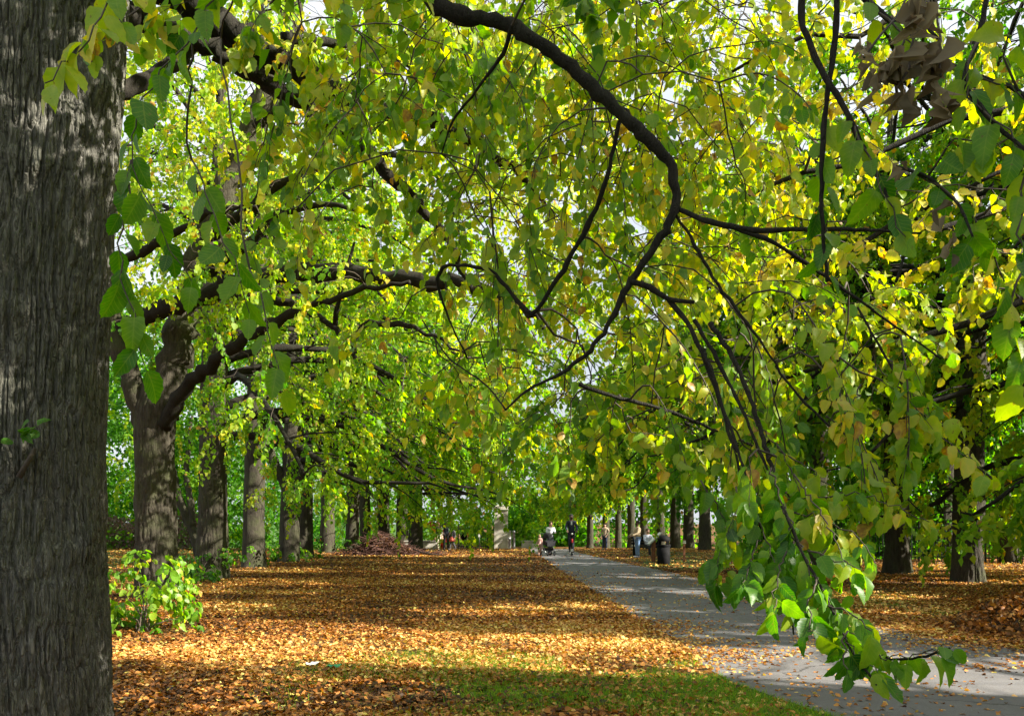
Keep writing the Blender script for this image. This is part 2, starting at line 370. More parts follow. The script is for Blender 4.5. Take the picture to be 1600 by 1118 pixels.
def groundmat():
    m, t, out = newmat('leafy_ground'); L = t.links; p = N(t, 'ShaderNodeBsdfPrincipled'); p.inputs['Roughness'].default_value = .9
    p.inputs['Specular IOR Level'].default_value = .15
    tc = N(t, 'ShaderNodeTexCoord'); vo = N(t, 'ShaderNodeTexVoronoi', i_Scale=16.0); L.new(tc.outputs['Object'], vo.inputs['Vector'])
    n1 = N(t, 'ShaderNodeTexNoise', i_Scale=.35, i_Detail=5.0); L.new(tc.outputs['Object'], n1.inputs['Vector'])
    sx = N(t, 'ShaderNodeSeparateXYZ'); L.new(vo.outputs['Color'], sx.inputs[0])
    leaf = ramp(t, [(0, (.025, .014, .008)), (.4, (.07, .034, .013)), (.75, (.16, .075, .022)), (1, (.26, .14, .04))], sx.outputs[0])
    vc = N(t, 'ShaderNodeAttribute', attribute_name='grass'); gr = ramp(t, [(0, (.025, .055, .010)), (1, (.055, .12, .02))], sx.outputs[1])
    col = mixc(t, vc.outputs['Fac'], leaf, gr)
    L.new(col, p.inputs['Base Color']); bn = N(t, 'ShaderNodeBump', i_Strength=.6, i_Distance=.03); L.new(vo.outputs['Distance'], bn.inputs['Height']); L.new(bn.outputs[0], p.inputs['Normal'])
    L.new(p.outputs[0], out.inputs[0]); return m
def asphalt():
    m, t, out = newmat('asphalt'); L = t.links; p = N(t, 'ShaderNodeBsdfPrincipled'); tc = N(t, 'ShaderNodeTexCoord')
    n1 = N(t, 'ShaderNodeTexNoise', i_Scale=90.0, i_Detail=6.0, i_Roughness=.8); n2 = N(t, 'ShaderNodeTexNoise', i_Scale=.8, i_Detail=6.0, i_Roughness=.6); n3 = N(t, 'ShaderNodeTexVoronoi', i_Scale=140.0)
    for n in (n1, n2, n3): L.new(tc.outputs['Object'], n.inputs['Vector'])
    base = ramp(t, [(.3, (.105, .102, .108)), (.7, (.20, .193, .196))], n1.outputs[0])
    col = mixc(t, math_(t, 'MULTIPLY', ramp(t, [(.4, (0, 0, 0)), (.7, (1, 1, 1))], n2.outputs[0]), .45), base, (.075, .066, .06))
    vk = N(t, 'ShaderNodeTexVoronoi', i_Scale=.55, feature='DISTANCE_TO_EDGE'); wn = N(t, 'ShaderNodeTexNoise', i_Scale=3.0, i_Detail=5.0); L.new(tc.outputs['Object'], wn.inputs['Vector'])
    wv = N(t, 'ShaderNodeVectorMath', operation='MULTIPLY_ADD'); L.new(wn.outputs['Color'], wv.inputs[0]); wv.inputs[1].default_value = (.5, .5, 0); L.new(tc.outputs['Object'], wv.inputs[2]); L.new(wv.outputs[0], vk.inputs['Vector'])
    col = mixc(t, math_(t, 'MULTIPLY', math_(t, 'LESS_THAN', vk.outputs['Distance'], .006), .75), col, (.03, .028, .026))
    n5 = N(t, 'ShaderNodeTexNoise', i_Scale=14.0, i_Detail=6.0, i_Roughness=.7); L.new(tc.outputs['Object'], n5.inputs['Vector'])
    col = mixc(t, ramp(t, [(.52, (0, 0, 0)), (.70, (.55, .55, .55))], n5.outputs[0]), col, (.13, .10, .07))
    L.new(col, p.inputs['Base Color']); p.inputs['Roughness'].default_value = .75; p.inputs['Specular IOR Level'].default_value = .3
    bn = N(t, 'ShaderNodeBump', i_Strength=.5, i_Distance=.006); L.new(n3.outputs['Distance'], bn.inputs['Height']); L.new(bn.outputs[0], p.inputs['Normal'])
    L.new(p.outputs[0], out.inputs[0]); return m
def sheet(name, xs, ys, mat, z=0.0):
    X, Y = np.meshgrid(xs, ys); Z = hgt(X, Y) + z
    v = np.stack([X, Y, Z], -1).reshape(-1, 3); nx = len(xs)
    fc = [(j * nx + i, j * nx + i + 1, (j + 1) * nx + i + 1, (j + 1) * nx + i) for j in range(len(ys) - 1) for i in range(nx - 1)]
    me = bpy.data.meshes.new(name); me.from_pydata(v.tolist(), [], fc); me.materials.append(mat)
    return link(bpy.data.objects.new(name, me)), v
xs = np.concatenate([[-900, -300, -120, -60], np.arange(-40, -12, 2.), np.arange(-12, 16, .3), np.arange(16, 40, 2.), [60, 120, 300, 900]])
ys = np.concatenate([[-60, -20, 0, 4], np.arange(5, 24, .3), np.arange(24, 60, 1.), np.arange(60, 96, 4.), [120, 200, 400, 900]])
go, gv = sheet('ground', xs, ys, groundmat()); tag(go, kind='structure')
gm = gmask(gv[:, 0], gv[:, 1]); gm = np.maximum(gm, ((gv[:, 0] < -13) & (gv[:, 1] > 28)) * 1.0)
ga = go.data.attributes.new('grass', 'FLOAT', 'POINT'); ga.data.foreach_set('value', gm.astype(np.float32))
yy = np.concatenate([np.arange(4.3, 12, .12), np.arange(12, 51, .4)]); pb = MB(); V = []
for j, y in enumerate(yy):
    a, b = xl(y) + .14 * (noise2(np.array(y * 1.3), np.array(3.), 4) - .5), xr(y) + .2 * (noise2(np.array(y * .9), np.array(8.), 4) - .5)
    for q in np.linspace(0, 1, 7): V.append((a + q * (b - a), y, float(hgt(0, y)) + .004))
pb.add(V, [(j * 7 + i, j * 7 + i + 1, (j + 1) * 7 + i + 1, (j + 1) * 7 + i) for j in range(len(yy) - 1) for i in range(6)])
tag(pb.build('path', asphalt()), kind='structure')

# fallen leaves
def litter(n, y0, y1, size, tpl, pw, name):
    u = rng.random(int(n * 1.0)); y = (y0 ** pw + u * (y1 ** pw - y0 ** pw)) ** (1 / pw); x = (rng.random(len(y)) * 2 - 1) * (.66 * y + 1.2)
    path = onpath(x, y); dl = np.minimum(np.abs(x - xl(y)), np.abs(x - xr(y)))
    den = np.where(path, .045 + .65 * np.exp(-dl / .34) + .14 * (noise2(x * 1.2, y * 1.2, 17) > .66), 1.0)
    den = np.where(path & (y > 18), den * .6, den)
    g = gmask(x, y); den = den * (1 - .5 * g) * np.clip(.1 + 1.5 * noise2(x * .8, y * 1.2, 12) * (.5 + noise2(x * 3.1, y * 3.1, 13)), .12, 1)
    k = rng.random(len(x)) < den; x, y, path = x[k], y[k], path[k]; m = len(x)
    z = hgt(x, y) + rng.uniform(.006, .03, m) * np.where(path, .4, 1)
    yaw = rng.uniform(0, 2 * math.pi, m); tilt = rng.normal(0, .32, m) * np.where(path, .5, 1)
    T = np.stack([np.cos(yaw), np.sin(yaw), tilt], 1); NN = np.stack([rng.normal(0, .35, m), rng.normal(0, .35, m), np.where(rng.random(m) < .5, 1, 1)], 1)
    ti = .50 + rng.normal(0, .21, m) + .6 * (noise2(x * .4, y * .8, 14) - .5) + .25 * (noise2(x * 2.2, y * 2.2, 15) - .5); ti = np.where(rng.random(m) < .04, .97, np.clip(ti, 0, .93))
    return leaves_mesh(name, np.stack([x, y, z], 1), T, NN, size * rng.uniform(.6, 1.15, m), ti, tpl, M_litter, curl=.4, fold=.4, wid=1.0)
tag(litter(150000, 4.8, 13.5, .056, TB, 1.6, 'fallen_leaves'), kind='stuff')
tag(litter(170000, 13.5, 27, .066, TC, 1.6, 'fallen_leaves'), kind='stuff')
tag(litter(100000, 27, 60, .10, TC, 1.5, 'fallen_leaves'), kind='stuff')
# grass
n = 260000; y = rng.uniform(6, 20, n) ; y = np.where(rng.random(n) < .75, rng.uniform(6, 10.2, n), y); x = rng.uniform(-2.5, 11, n)
k = (rng.random(n) < gmask(x, y)) & ~onpath(x, y); x, y = x[k], y[k]; m = len(x)
M_grass = leafmat('grass', trans=.35, stops=[(0, (.06, .13, .008)), (.6, (.14, .28, .018)), (1, (.28, .34, .04))], spec=.2)
TG = (np.array([(-.09, 0, 0), (.09, 0, 0), (.05, .6, 0), (0, 1, 0), (-.05, .6, 0)]), [(0, 1, 2, 4), (4, 2, 3)])
T = np.stack([rng.normal(0, .6, m), rng.normal(0, .6, m), np.ones(m)], 1); NN = np.stack([rng.normal(0, 1, m), rng.normal(0, 1, m), np.zeros(m)], 1)
tag(leaves_mesh('grass', np.stack([x, y, hgt(x, y)], 1), T, NN, rng.uniform(.03, .075, m), rng.random(m), TG, M_grass, curl=.5, fold=0, wid=.55), kind='stuff')

# ------------------------------------------------------------------ trunks
def st(l): return np.stack(np.broadcast_arrays(*l), -1)
def trunk(name, pts, rads, mat, parent, origin, nu=48, nv=70, amp=.012, freq=9., seed=0, lump=.10, flare=.35, stretch=.16, bumps=(), sharp=2.6):
    pts = np.asarray(pts, float); d = np.concatenate([[0], np.cumsum(np.linalg.norm(np.diff(pts, axis=0), axis=1))]); s = np.linspace(0, d[-1], nv)
    c = np.stack([np.interp(s, d, pts[:, i]) for i in range(3)], 1); r = np.interp(s, d, rads)
    for _ in range(3): c[1:-1] = .25 * c[:-2] + .5 * c[1:-1] + .25 * c[2:]; r[1:-1] = .25 * r[:-2] + .5 * r[1:-1] + .25 * r[2:]
    a = np.linspace(0, 2 * math.pi, nu, endpoint=False); CA, SA = np.cos(a)[None], np.sin(a)[None]; R = r[:, None]; Z = s[:, None] + 0 * CA
    low = noise3(st([CA * 1.3 + 0 * R + seed, SA * 1.3 + 0 * R, Z * .9]), seed) - .5
    mid = noise3(st([CA * R * 6 + seed, SA * R * 6, Z * 2.2]), seed + 1) - .5
    but = noise3(st([CA * 2.2 + seed * 3, SA * 2.2, Z * .25]), seed + 2)
    h = flare * np.exp(-Z / .38) * (.35 + 1.2 * but)
    wx = .5 * (noise3(st([CA * R * 5, SA * R * 5, Z * 2.0]), seed + 4) - .5)
    nn = noise3(st([CA * R * freq + wx * 2, SA * R * freq + wx * 2, Z * freq * stretch]), seed + 5)
    nf = noise3(st([CA * R * freq * 2.1, SA * R * freq * 2.1, Z * freq * .42]), seed + 6)
    fur = np.clip(np.abs(2 * nn - 1) * sharp, 0, 1) * .75 + np.clip(np.abs(2 * nf - 1) * 2.5, 0, 1) * .35
    RR = R * (1 + lump * low * 2 + h) + mid * .05 * min(1, r.max() * 2) + amp * (fur - .6)
    V = st([c[:, 0:1] + RR * CA, c[:, 1:2] + RR * SA, c[:, 2:3] + 0 * CA]).reshape(-1, 3)
    for b, br, bh in bumps:
        dd = V - b; e = np.exp(-(dd[:, 0] ** 2 + dd[:, 1] ** 2 + (dd[:, 2] * 1.3) ** 2) / br ** 2); cc = np.repeat(c, nu, 0); dr = V - cc; dr[:, 2] = 0; V = V + nrm(dr) * (e * bh * (.8 + .8 * noise3(V * 16, 8)))[:, None]
    if nu > 300:
        me = bpy.data.meshes.new(name); kk, ii = np.meshgrid(np.arange(nv - 1), np.arange(nu), indexing='ij')
        q = np.stack([kk * nu + ii, kk * nu + (ii + 1) % nu, (kk + 1) * nu + (ii + 1) % nu, (kk + 1) * nu + ii], -1).reshape(-1).astype(np.int32)
        me.vertices.add(len(V)); me.vertices.foreach_set('co', (V - np.asarray(origin)).astype(np.float32).ravel()); me.loops.add(len(q)); me.loops.foreach_set('vertex_index', q)
        me.polygons.add(len(q) // 4); me.polygons.foreach_set('loop_start', np.arange(0, len(q), 4, dtype=np.int32)); me.polygons.foreach_set('use_smooth', np.ones(len(q) // 4, bool)); me.materials.append(mat); me.update(calc_edges=True)
        return link(bpy.data.objects.new(name, me), parent)
    mb = MB(); mb.add(V, [(k * nu + i, k * nu + (i + 1) % nu, (k + 1) * nu + (i + 1) % nu, (k + 1) * nu + i) for k in range(nv - 1) for i in range(nu)] + [tuple((nv - 1) * nu + i for i in range(nu))], True)
    return mb.build(name, mat, parent, origin)
def limb(mb, pts, rads, n=None, sides=8, jit=.02, seed=0):
    rs = np.random.default_rng(seed + 77); L = sum(np.linalg.norm(np.diff(np.asarray(pts, float), axis=0), axis=1)); n = n or max(6, int(L / .18))
    q = resample(pts, n, jit * min(1, L / 3), rs); r = np.interp(np.linspace(0, 1, n), np.linspace(0, 1, len(rads)), rads) * rs.normal(1, .05, n)
    mb.tube(q, r, sides); v = mb.v[-1]; cc = np.concatenate([np.repeat(q, sides, 0)]); v += (v - cc) * ((noise3(v * 14 + seed, 51) - .5) * .42 + (noise3(v * 45, 52) - .5) * .22)[:, None]; return q, r
# generic avenue tree; everything in world coordinates, then taken back to the tree's base
def avenue_tree(x, y, label, r=.38, H=15., seed=0, lod=2, hue=.45, low=3.2, nl=13, reach=5.2, side=None, group=None, lean=(0, 0), fork=None, hero=None, cut=True, keep=1.0, name='lime_tree', zt=5.5, shoots=0, bark=None, topz=3.2, hv=.1, off=False):
    rs = np.random.default_rng(1000 + seed); z0 = float(hgt(x, y)); o = np.array([x, y, z0]); t = thing(name, label, 'tree', o, 0, group)
    if bark is None: bark = M_bark
    zt = zt * H / 15
    tp = [o + (0, 0, -.15), o + (lean[0] * .3, lean[1] * .3, zt * .4), o + (lean[0], lean[1], zt), o + (lean[0] * 1.3 + rs.normal(0, .2), lean[1] * 1.3 + rs.normal(0, .2), H * .72)]
    near = y < 27
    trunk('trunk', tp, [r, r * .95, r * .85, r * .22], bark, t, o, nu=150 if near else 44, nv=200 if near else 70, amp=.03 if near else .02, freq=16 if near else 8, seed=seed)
    anc, yaw, drp, A2 = [], [], [], []
    for i in range(nl):
        f = i / (nl - 1); zs = low + .3 + f * (H * .62 - low); az = i * 2.39996 + rs.uniform(-.4, .4)
        if side is not None and f < .55: az = side + rs.uniform(-1.25, 1.25)
        ln = reach * (1.05 - .55 * f * f) * rs.uniform(.8, 1.1); up = rs.uniform(.25, .55) + .7 * f
        d = np.array([math.cos(az), math.sin(az)]); k = np.linspace(0, 1, 7)
        base = np.array([np.interp(zs, [p[2] - z0 for p in tp], [p[0] for p in tp]), np.interp(zs, [p[2] - z0 for p in tp], [p[1] for p in tp])])
        hz = ln * (k - .08 * k * k); vz = ln * (up * k - (.55 + .25 * (1 - f)) * k * k)
        pts = np.stack([base[0] + d[0] * hz, base[1] + d[1] * hz, z0 + zs + vz], 1); pts[1:] += rs.normal(0, .12, (6, 3))
        pts[:, 2] = np.maximum(pts[:, 2], z0 + low * .72)
        mb = MB(); rr = r * (.36 - .16 * f); q, qr = limb(mb, pts, [rr, rr * .6, rr * .25], sides=7 if near else 5, seed=seed * 31 + i, n=12)
        for j in range(9):
            kk = .22 + .78 * j / 8; b = q[int(kk * 11)]; a2 = az + (1 if j % 2 else -1) * rs.uniform(.5, 1.3) * (1 if j < 8 else .1); l2 = rs.uniform(.9, 2.0) * (1.1 - .4 * kk) * reach / 5.2
            e = np.array([math.cos(a2), math.sin(a2), rs.uniform(-.25, .35)]) * l2; s4 = np.linspace(0, 1, 5)[:, None]
            sp = b + e * s4 + np.array([0, 0, -.35 * l2]) * s4 * s4; mb.tube(sp, np.linspace(max(.012, rr * .2), .006, 5), 4, cap=False)
            for s in (1, 2, 3, 4, 4):
                anc.append(sp[s] + rs.normal(0, .16, 3)); yaw.append(a2 + rs.normal(0, .8)); drp.append(rs.choice([0, 1, 1, 2] if f > .4 else [1, 1, 2, 3]))
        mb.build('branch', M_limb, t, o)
    anc, yaw, drp = np.array(anc), np.array(yaw), np.array(drp)
    if cut:
        kp = ~sunlit(anc + np.array([0, 0, -.15])); kp = kp & ~offcut(anc) if off else kp; anc, yaw, drp = anc[kp], yaw[kp], drp[kp]
    ht = hue + rs.normal(0, hv, len(anc))
    ll, kp_ = (.11, 1.0) if lod == 1 else ((.17, 1.0) if lod == 2 else (.23, .6))
    P, T, NN, L, ti = place(anc, yaw, drp, rs.uniform(.9, 1.35, len(anc)), ht, ll, .07, kp_ * keep, rs=rs)
    leaves_mesh('foliage', P, T, NN, L, ti, TB if lod == 1 else TC, M_leaf if lod == 1 else M_far, t, o)
    if shoots:
        m = shoots; a = rs.uniform(0, 6.28, m); rad = r * 1.15; P0 = np.stack([x + rad * np.cos(a), y + rad * np.sin(a), z0 + rs.uniform(.15, .9, m)], 1)
        for q_ in range(m):
            P, T, NN, L, ti = place(P0[q_:q_ + 1], a[q_:q_ + 1], [rs.choice([0, 0, 1])], [rs.uniform(.5, .9)], [.3 + rs.normal(0, .06)], .12, .07, .7, rs=rs)
            if len(P): leaves_mesh('basal_shoot', P, T, NN, L, ti, TB, M_leaf, t, o)
    return t

# ------------------------------------------------------------------ near tree: big trunk at the left, branches arching over the camera
T1 = np.array([-3.55, 6.0, 0.0])
near = thing('lime_tree', 'huge lime trunk with deeply furrowed grey bark filling the left edge, its boughs arching overhead', 'tree', T1)
edge_px = {1200: 164, 1118: 157, 1000: 152, 880: 149, 845: 146, 800: 148, 700: 147, 560: 152, 400: 160, 250: 170, 150: 176, 0: 181, -200: 188, -500: 196, -900: 205}
tp, tr = [], []
for py, e in edge_px.items():
    c = at(31 + (e - 150) * .6, py, 6.0); tp.append(c); tr.append((e - (31 + (e - 150) * .6)) / F * 6.0)
bumps = [(at(px, py, dd), rr, hh) for px, py, dd, rr, hh in ((135, 845, 5.75, .17, .07), (40, 700, 5.47, .16, .07), (60, 250, 5.47, .14, .05), (150, 130, 5.8, .12, .04), (20, 480, 5.47, .12, .04), (100, 590, 5.55, .10, .04), (90, 990, 5.5, .12, .03))]
trunk('trunk', tp, tr, M_bark_near, near, T1, nu=1000, nv=1000, amp=.040, freq=30, seed=4, lump=.03, flare=.0, stretch=.11, bumps=bumps, sharp=3.4)

def traced(lst, rads, D0, D1):
    m = len(lst); return [at(px, py, D0 + (D1 - D0) * k / (m - 1)) for k, (px, py) in enumerate(lst)]
nodes, nrad = [], []
def bough(pts, rads, sides=9, jit=.012, seed=0, n=None, col=True):
    mb = MB(); q, r = limb(mb, pts, rads, n=n or max(10, len(pts) * 5), sides=sides, jit=jit, seed=seed)
    if col: nodes.extend(list(q)); nrad.extend(list(r))
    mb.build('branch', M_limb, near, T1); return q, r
px_r = lambda px, D: px / F * D / 2
# arching bough
bough([np.array([-3.3, 5.9, 6.4]), np.array([-2.2, 4.9, 5.6]), np.array([-1.1, 3.9, 4.45]), at(620, -60, 3.55)], [.14, .10, .06, .045], seed=1)
bough(traced([(620, -60), (690, 15), (740, 30), (800, 40), (850, 72), (900, 112), (958, 165), (1010, 215), (1048, 258), (1060, 300), (1048, 345), (1018, 393), (985, 440), (955, 500), (925, 545), (880, 582), (830, 605), (790, 640)], None, 3.55, 3.6),
      [.044, .037, .032, .028, .026, .023, .020, .016, .011, .008, .004], seed=2, jit=.004, n=90, sides=12)
bough(traced([(985, 440), (1012, 446), (1045, 468), (1085, 472)], None, 3.58, 3.5), [.014, .013, .011, .009], seed=3, jit=.003)
bough(traced([(1045, 468), (1075, 505), (1095, 545), (1130, 640), (1152, 720), (1168, 800)], None, 3.55, 3.2), [.012, .010, .008, .006, .004], seed=4, jit=.005)
bough(traced([(1085, 500), (1120, 560), (1160, 640), (1190, 710), (1218, 780)], None, 3.5, 3.0), [.009, .008, .006, .004], seed=5, jit=.005)
bough(traced([(1110, 505), (1150, 565), (1182, 650), (1205, 730), (1222, 790), (1240, 840), (1275, 905), (1325, 985), (1380, 1030), (1440, 1028), (1484, 1012)], None, 3.4, 2.35), [.011, .010, .009, .008, .007, .006, .005, .004, .003], seed=6, jit=.005, n=60)
bough(traced([(1100, 545), (1135, 650), (1165, 740), (1190, 830), (1230, 930), (1240, 990)], None, 3.4, 2.6), [.007, .006, .005, .004, .003], seed=7, jit=.006)
bough(traced([(1222, 790), (1262, 880), (1300, 950), (1330, 1020), (1370, 1070)], None, 2.8, 2.3), [.006, .005, .004, .003], seed=8, jit=.006)
bough(traced([(1056, 325), (1085, 338), (1110, 347), (1180, 361), (1240, 358), (1330, 358), (1440, 364)], None, 3.6, 3.2), [.013, .012, .011, .009, .007, .004], seed=9, jit=.004)
bough(traced([(1110, 347), (1200, 372), (1250, 405), (1290, 432), (1345, 470), (1400, 510), (1470, 560)], None, 3.55, 3.6), [.010, .009, .007, .005, .004], seed=10, jit=.004)
bough(traced([(1056, 335), (1090, 390), (1120, 445), (1180, 520), (1230, 600), (1290, 660), (1370, 730), (1440, 800)], None, 3.6, 3.3), [.008, .007, .006, .005, .004, .003], seed=11, jit=.006)
bough(traced([(1340, 480), (1385, 560), (1425, 625), (1470, 680), (1510, 715), (1550, 748)], None, 3.5, 3.0), [.005, .005, .004, .003], seed=12, jit=.004)
bough(traced([(790, 640), (760, 600), (700, 560), (660, 500)], None, 3.6, 4.2), [.004, .004, .004], seed=13, jit=.004)
bough(traced([(905, 600), (960, 620), (1040, 640), (1110, 668), (1210, 710)], None, 4.0, 4.2), [.009, .010, .008, .005], seed=14, jit=.005)
bough(traced([(800, 40), (790, 80), (745, 140), (705, 190), (690, 240)], None, 3.45, 3.9), [.009, .008, .006, .004], seed=15, jit=.005)
bough(traced([(1000, 215), (975, 160), (945, 290), (925, 340), (880, 420), (830, 500), (770, 420), (690, 412), (682, 440), (700, 500), (730, 560)], None, 3.7, 4.6), [.008, .010, .012, .012, .010, .008, .005], seed=16, jit=.004)
# boughs leaving the trunk towards the right, higher and further back
bough([np.array([-3.2, 6.2, 5.9]), at(230, -40, 6.6)] + traced([(345, 38), (430, 88), (520, 142), (600, 165), (680, 192), (742, 222), (800, 262), (860, 330)], None, 7.0, 7.6), [.19, .15, .125, .12, .10, .09, .075, .055, .035, .02], seed=20, jit=.02, n=60, sides=12)
bough([np.array([-3.2, 6.2, 5.3]), at(220, 30, 6.7)] + traced([(330, 78), (400, 115), (480, 165), (540, 215), (600, 265), (645, 305), (700, 380), (740, 460)], None, 7.0, 7.3), [.12, .09, .075, .07, .06, .05, .035, .02], seed=21, jit=.02, n=60, sides=10)
bough([np.array([-3.2, 6.1, 4.9]), at(185, 145, 6.4), at(240, 120, 6.7), at(285, 90, 7.0), at(330, 40, 7.2)], [.08, .07, .065, .06, .045], seed=22, jit=.01)
bough(traced([(430, 88), (410, 40), (400, -20)], None, 7.0, 7.2), [.05, .045, .04], seed=23, jit=.01)
bough(traced([(440, 60), (490, 66), (545, 70), (620, 90), (700, 150)], None, 7.05, 7.6), [.045, .04, .03, .015], seed=24, jit=.012)
# bough passing overhead whose twigs hang down at the top right
bough([np.array([-3.1, 5.7, 7.0]), np.array([-1.2, 4.2, 5.6]), np.array([.3, 2.9, 4.1]), at(1180, -230, 2.6), at(1400, -150, 2.3), at(1640, -60, 2.2)], [.12, .09, .06, .03, .02, .012], seed=30)
bough(traced([(1300, -190), (1340, -10), (1400, 40), (1450, 90), (1510, 112), (1590, 140), (1650, 190)], None, 2.4, 2.0), [.012, .010, .009, .007, .005], seed=31, jit=.003)
bough(traced([(1270, -200), (1250, 30), (1278, 105), (1315, 158), (1345, 225), (1380, 290), (1420, 380), (1400, 440)], None, 2.45, 2.1), [.012, .010, .009, .008, .006, .004], seed=32, jit=.003)
bough(traced([(1320, -170), (1305, 60), (1292, 150), (1282, 260), (1285, 350), (1292, 440)], None, 2.4, 2.3), [.010, .009, .008, .006, .005], seed=33, jit=.003)
bough(traced([(1560, -100), (1530, 60), (1500, 130), (1560, 200), (1610, 240)], None, 2.2, 1.9), [.008, .007, .006, .004], seed=34, jit=.003)
bough(traced([(1400, 260), (1450, 275), (1500, 320), (1520, 370)], None, 2.15, 1.95), [.005, .004, .003], seed=35, jit=.003)
bough(traced([(1450, -120), (1440, 30), (1465, 60)], None, 2.25, 2.0), [.006, .005, .004], seed=36, jit=.003)

# leaf sprays of the near tree, each tied to the nearest bough
def fill(n, x0, x1, y0, y1, D0, D1, rs=rng):
    return np.array([at(rs.uniform(x0, x1), rs.uniform(y0, y1), rs.uniform(D0, D1)) for _ in range(n)]).reshape(-1, 3)
def hang(lst, D0, D1, jit=.05):
    return np.array([at(px, py, D0 + (D1 - D0) * rng.random()) + rng.normal(0, jit, 3) for px, py in lst])
tw = MB(); sets = []
def sprays(anc, hue, droop, scale=(.6, 1.0), llen=.076, hvar=.12, keep=1.0, cutsun=False):
    if cutsun: anc = anc[~sunlit(anc)]
    yw = connect(nodes, nrad, anc, tw); k = len(anc)
    out = place(anc, yw, rng.choice(droop, k), rng.uniform(*scale, k), hue + rng.normal(0, .07, k), llen, hvar, keep, tw); sets.append(out)
sprays(fill(24, 430, 800, -40, 330, 3.9, 5.6), .47, [0, 1, 1, 2, 2])
sprays(fill(32, 760, 1180, -40, 330, 3.9, 5.8), .52, [0, 1, 1, 2, 2])
sprays(fill(13, 620, 900, 300, 620, 4.2, 6.0), .50, [0, 1, 1, 2, 2])
sprays(fill(25, 880, 1200, 330, 640, 3.7, 5.6), .52, [0, 1, 1, 2, 2])
sprays(fill(20, 840, 1180, 580, 690, 4.2, 6.0), .55, [0, 1, 1, 2], (.4, .65))
sprays(fill(12, 1130, 1420, 430, 700, 3.1, 4.2), .50, [1, 2, 2], (.5, .8))
sprays(hang([(215, 20), (300, -30), (420, 0), (520, -10), (900, -40), (720, -40)], 2.8, 3.3, .03), .55, [1, 2], (.25, .38), .085, .16)
sprays(hang([(1180, 690), (1200, 740), (1230, 760), (1160, 800), (1250, 800)], 2.8, 3.1), .46, [1, 2], (.25, .36), .08, .13)
sprays(fill(70, 420, 760, -60, 250, 5.4, 8.4), .57, [0, 1, 1, 2, 2], (.8, 1.1), .10, .08, cutsun=True)
sprays(fill(190, 700, 1180, -60, 420, 5.4, 8.6), .62, [0, 1, 1, 2, 2], (.75, 1.05), .078, .08, cutsun=True)
sprays(fill(95, 740, 1180, 380, 690, 5.4, 8.6), .62, [0, 1, 1, 2], (.55, .85), .078, .08, cutsun=True)
P, T, NN, L, ti = [np.concatenate([s[i] for s in sets]) for i in range(5)]
kp = ~((P[:, 2] < 1.6 + .035 * P[:, 1]) & (P[:, 0] < .22 * P[:, 1])); P, T, NN, L, ti = P[kp], T[kp], NN[kp], L[kp], ti[kp]
leaves_mesh('foliage', P, T, NN, L, ti, TA, M_near, near, T1, curl=.32, fold=.4, wid=.92)
tw.build('twig', M_twig, near, T1)
# twigs of big leaves hanging in front of the trunk and beside it
tw = MB(); sets = []; nodes2, nrad2 = nodes, nrad
def leafy(pts, llen, hue, every=.045, down=.9, hv=.1):
    q = resample(pts, max(6, int(sum(np.linalg.norm(np.diff(np.asarray(pts), axis=0), axis=1)) / every)), .006); tw.tube(q, np.linspace(.0035, .0015, len(q)), 5)
    P, T, NN, L, ti = [], [], [], [], []
    for i in range(1, len(q)):
        dr = nrm(q[i] - q[i - 1]); sd = nrm(np.cross(dr, (0, 0, 1)) + 1e-4); sg = 1 if i % 2 else -1
        T.append(nrm(.5 * dr + sg * .6 * sd + np.array([0, 0, -down]) + rng.normal(0, .2, 3))); P.append(q[i] + T[-1] * .02); NN.append(np.array([rng.normal(0, .8), -.8, .5 + rng.normal(0, .6)])); L.append(llen * rng.uniform(.6, 1.12)); ti.append(np.clip(hue + rng.normal(0, hv), 0, .95))
    sets.append([np.array(P), np.array(T), np.array(NN), np.array(L), np.array(ti)])
top = at(300, -120, 2.4)
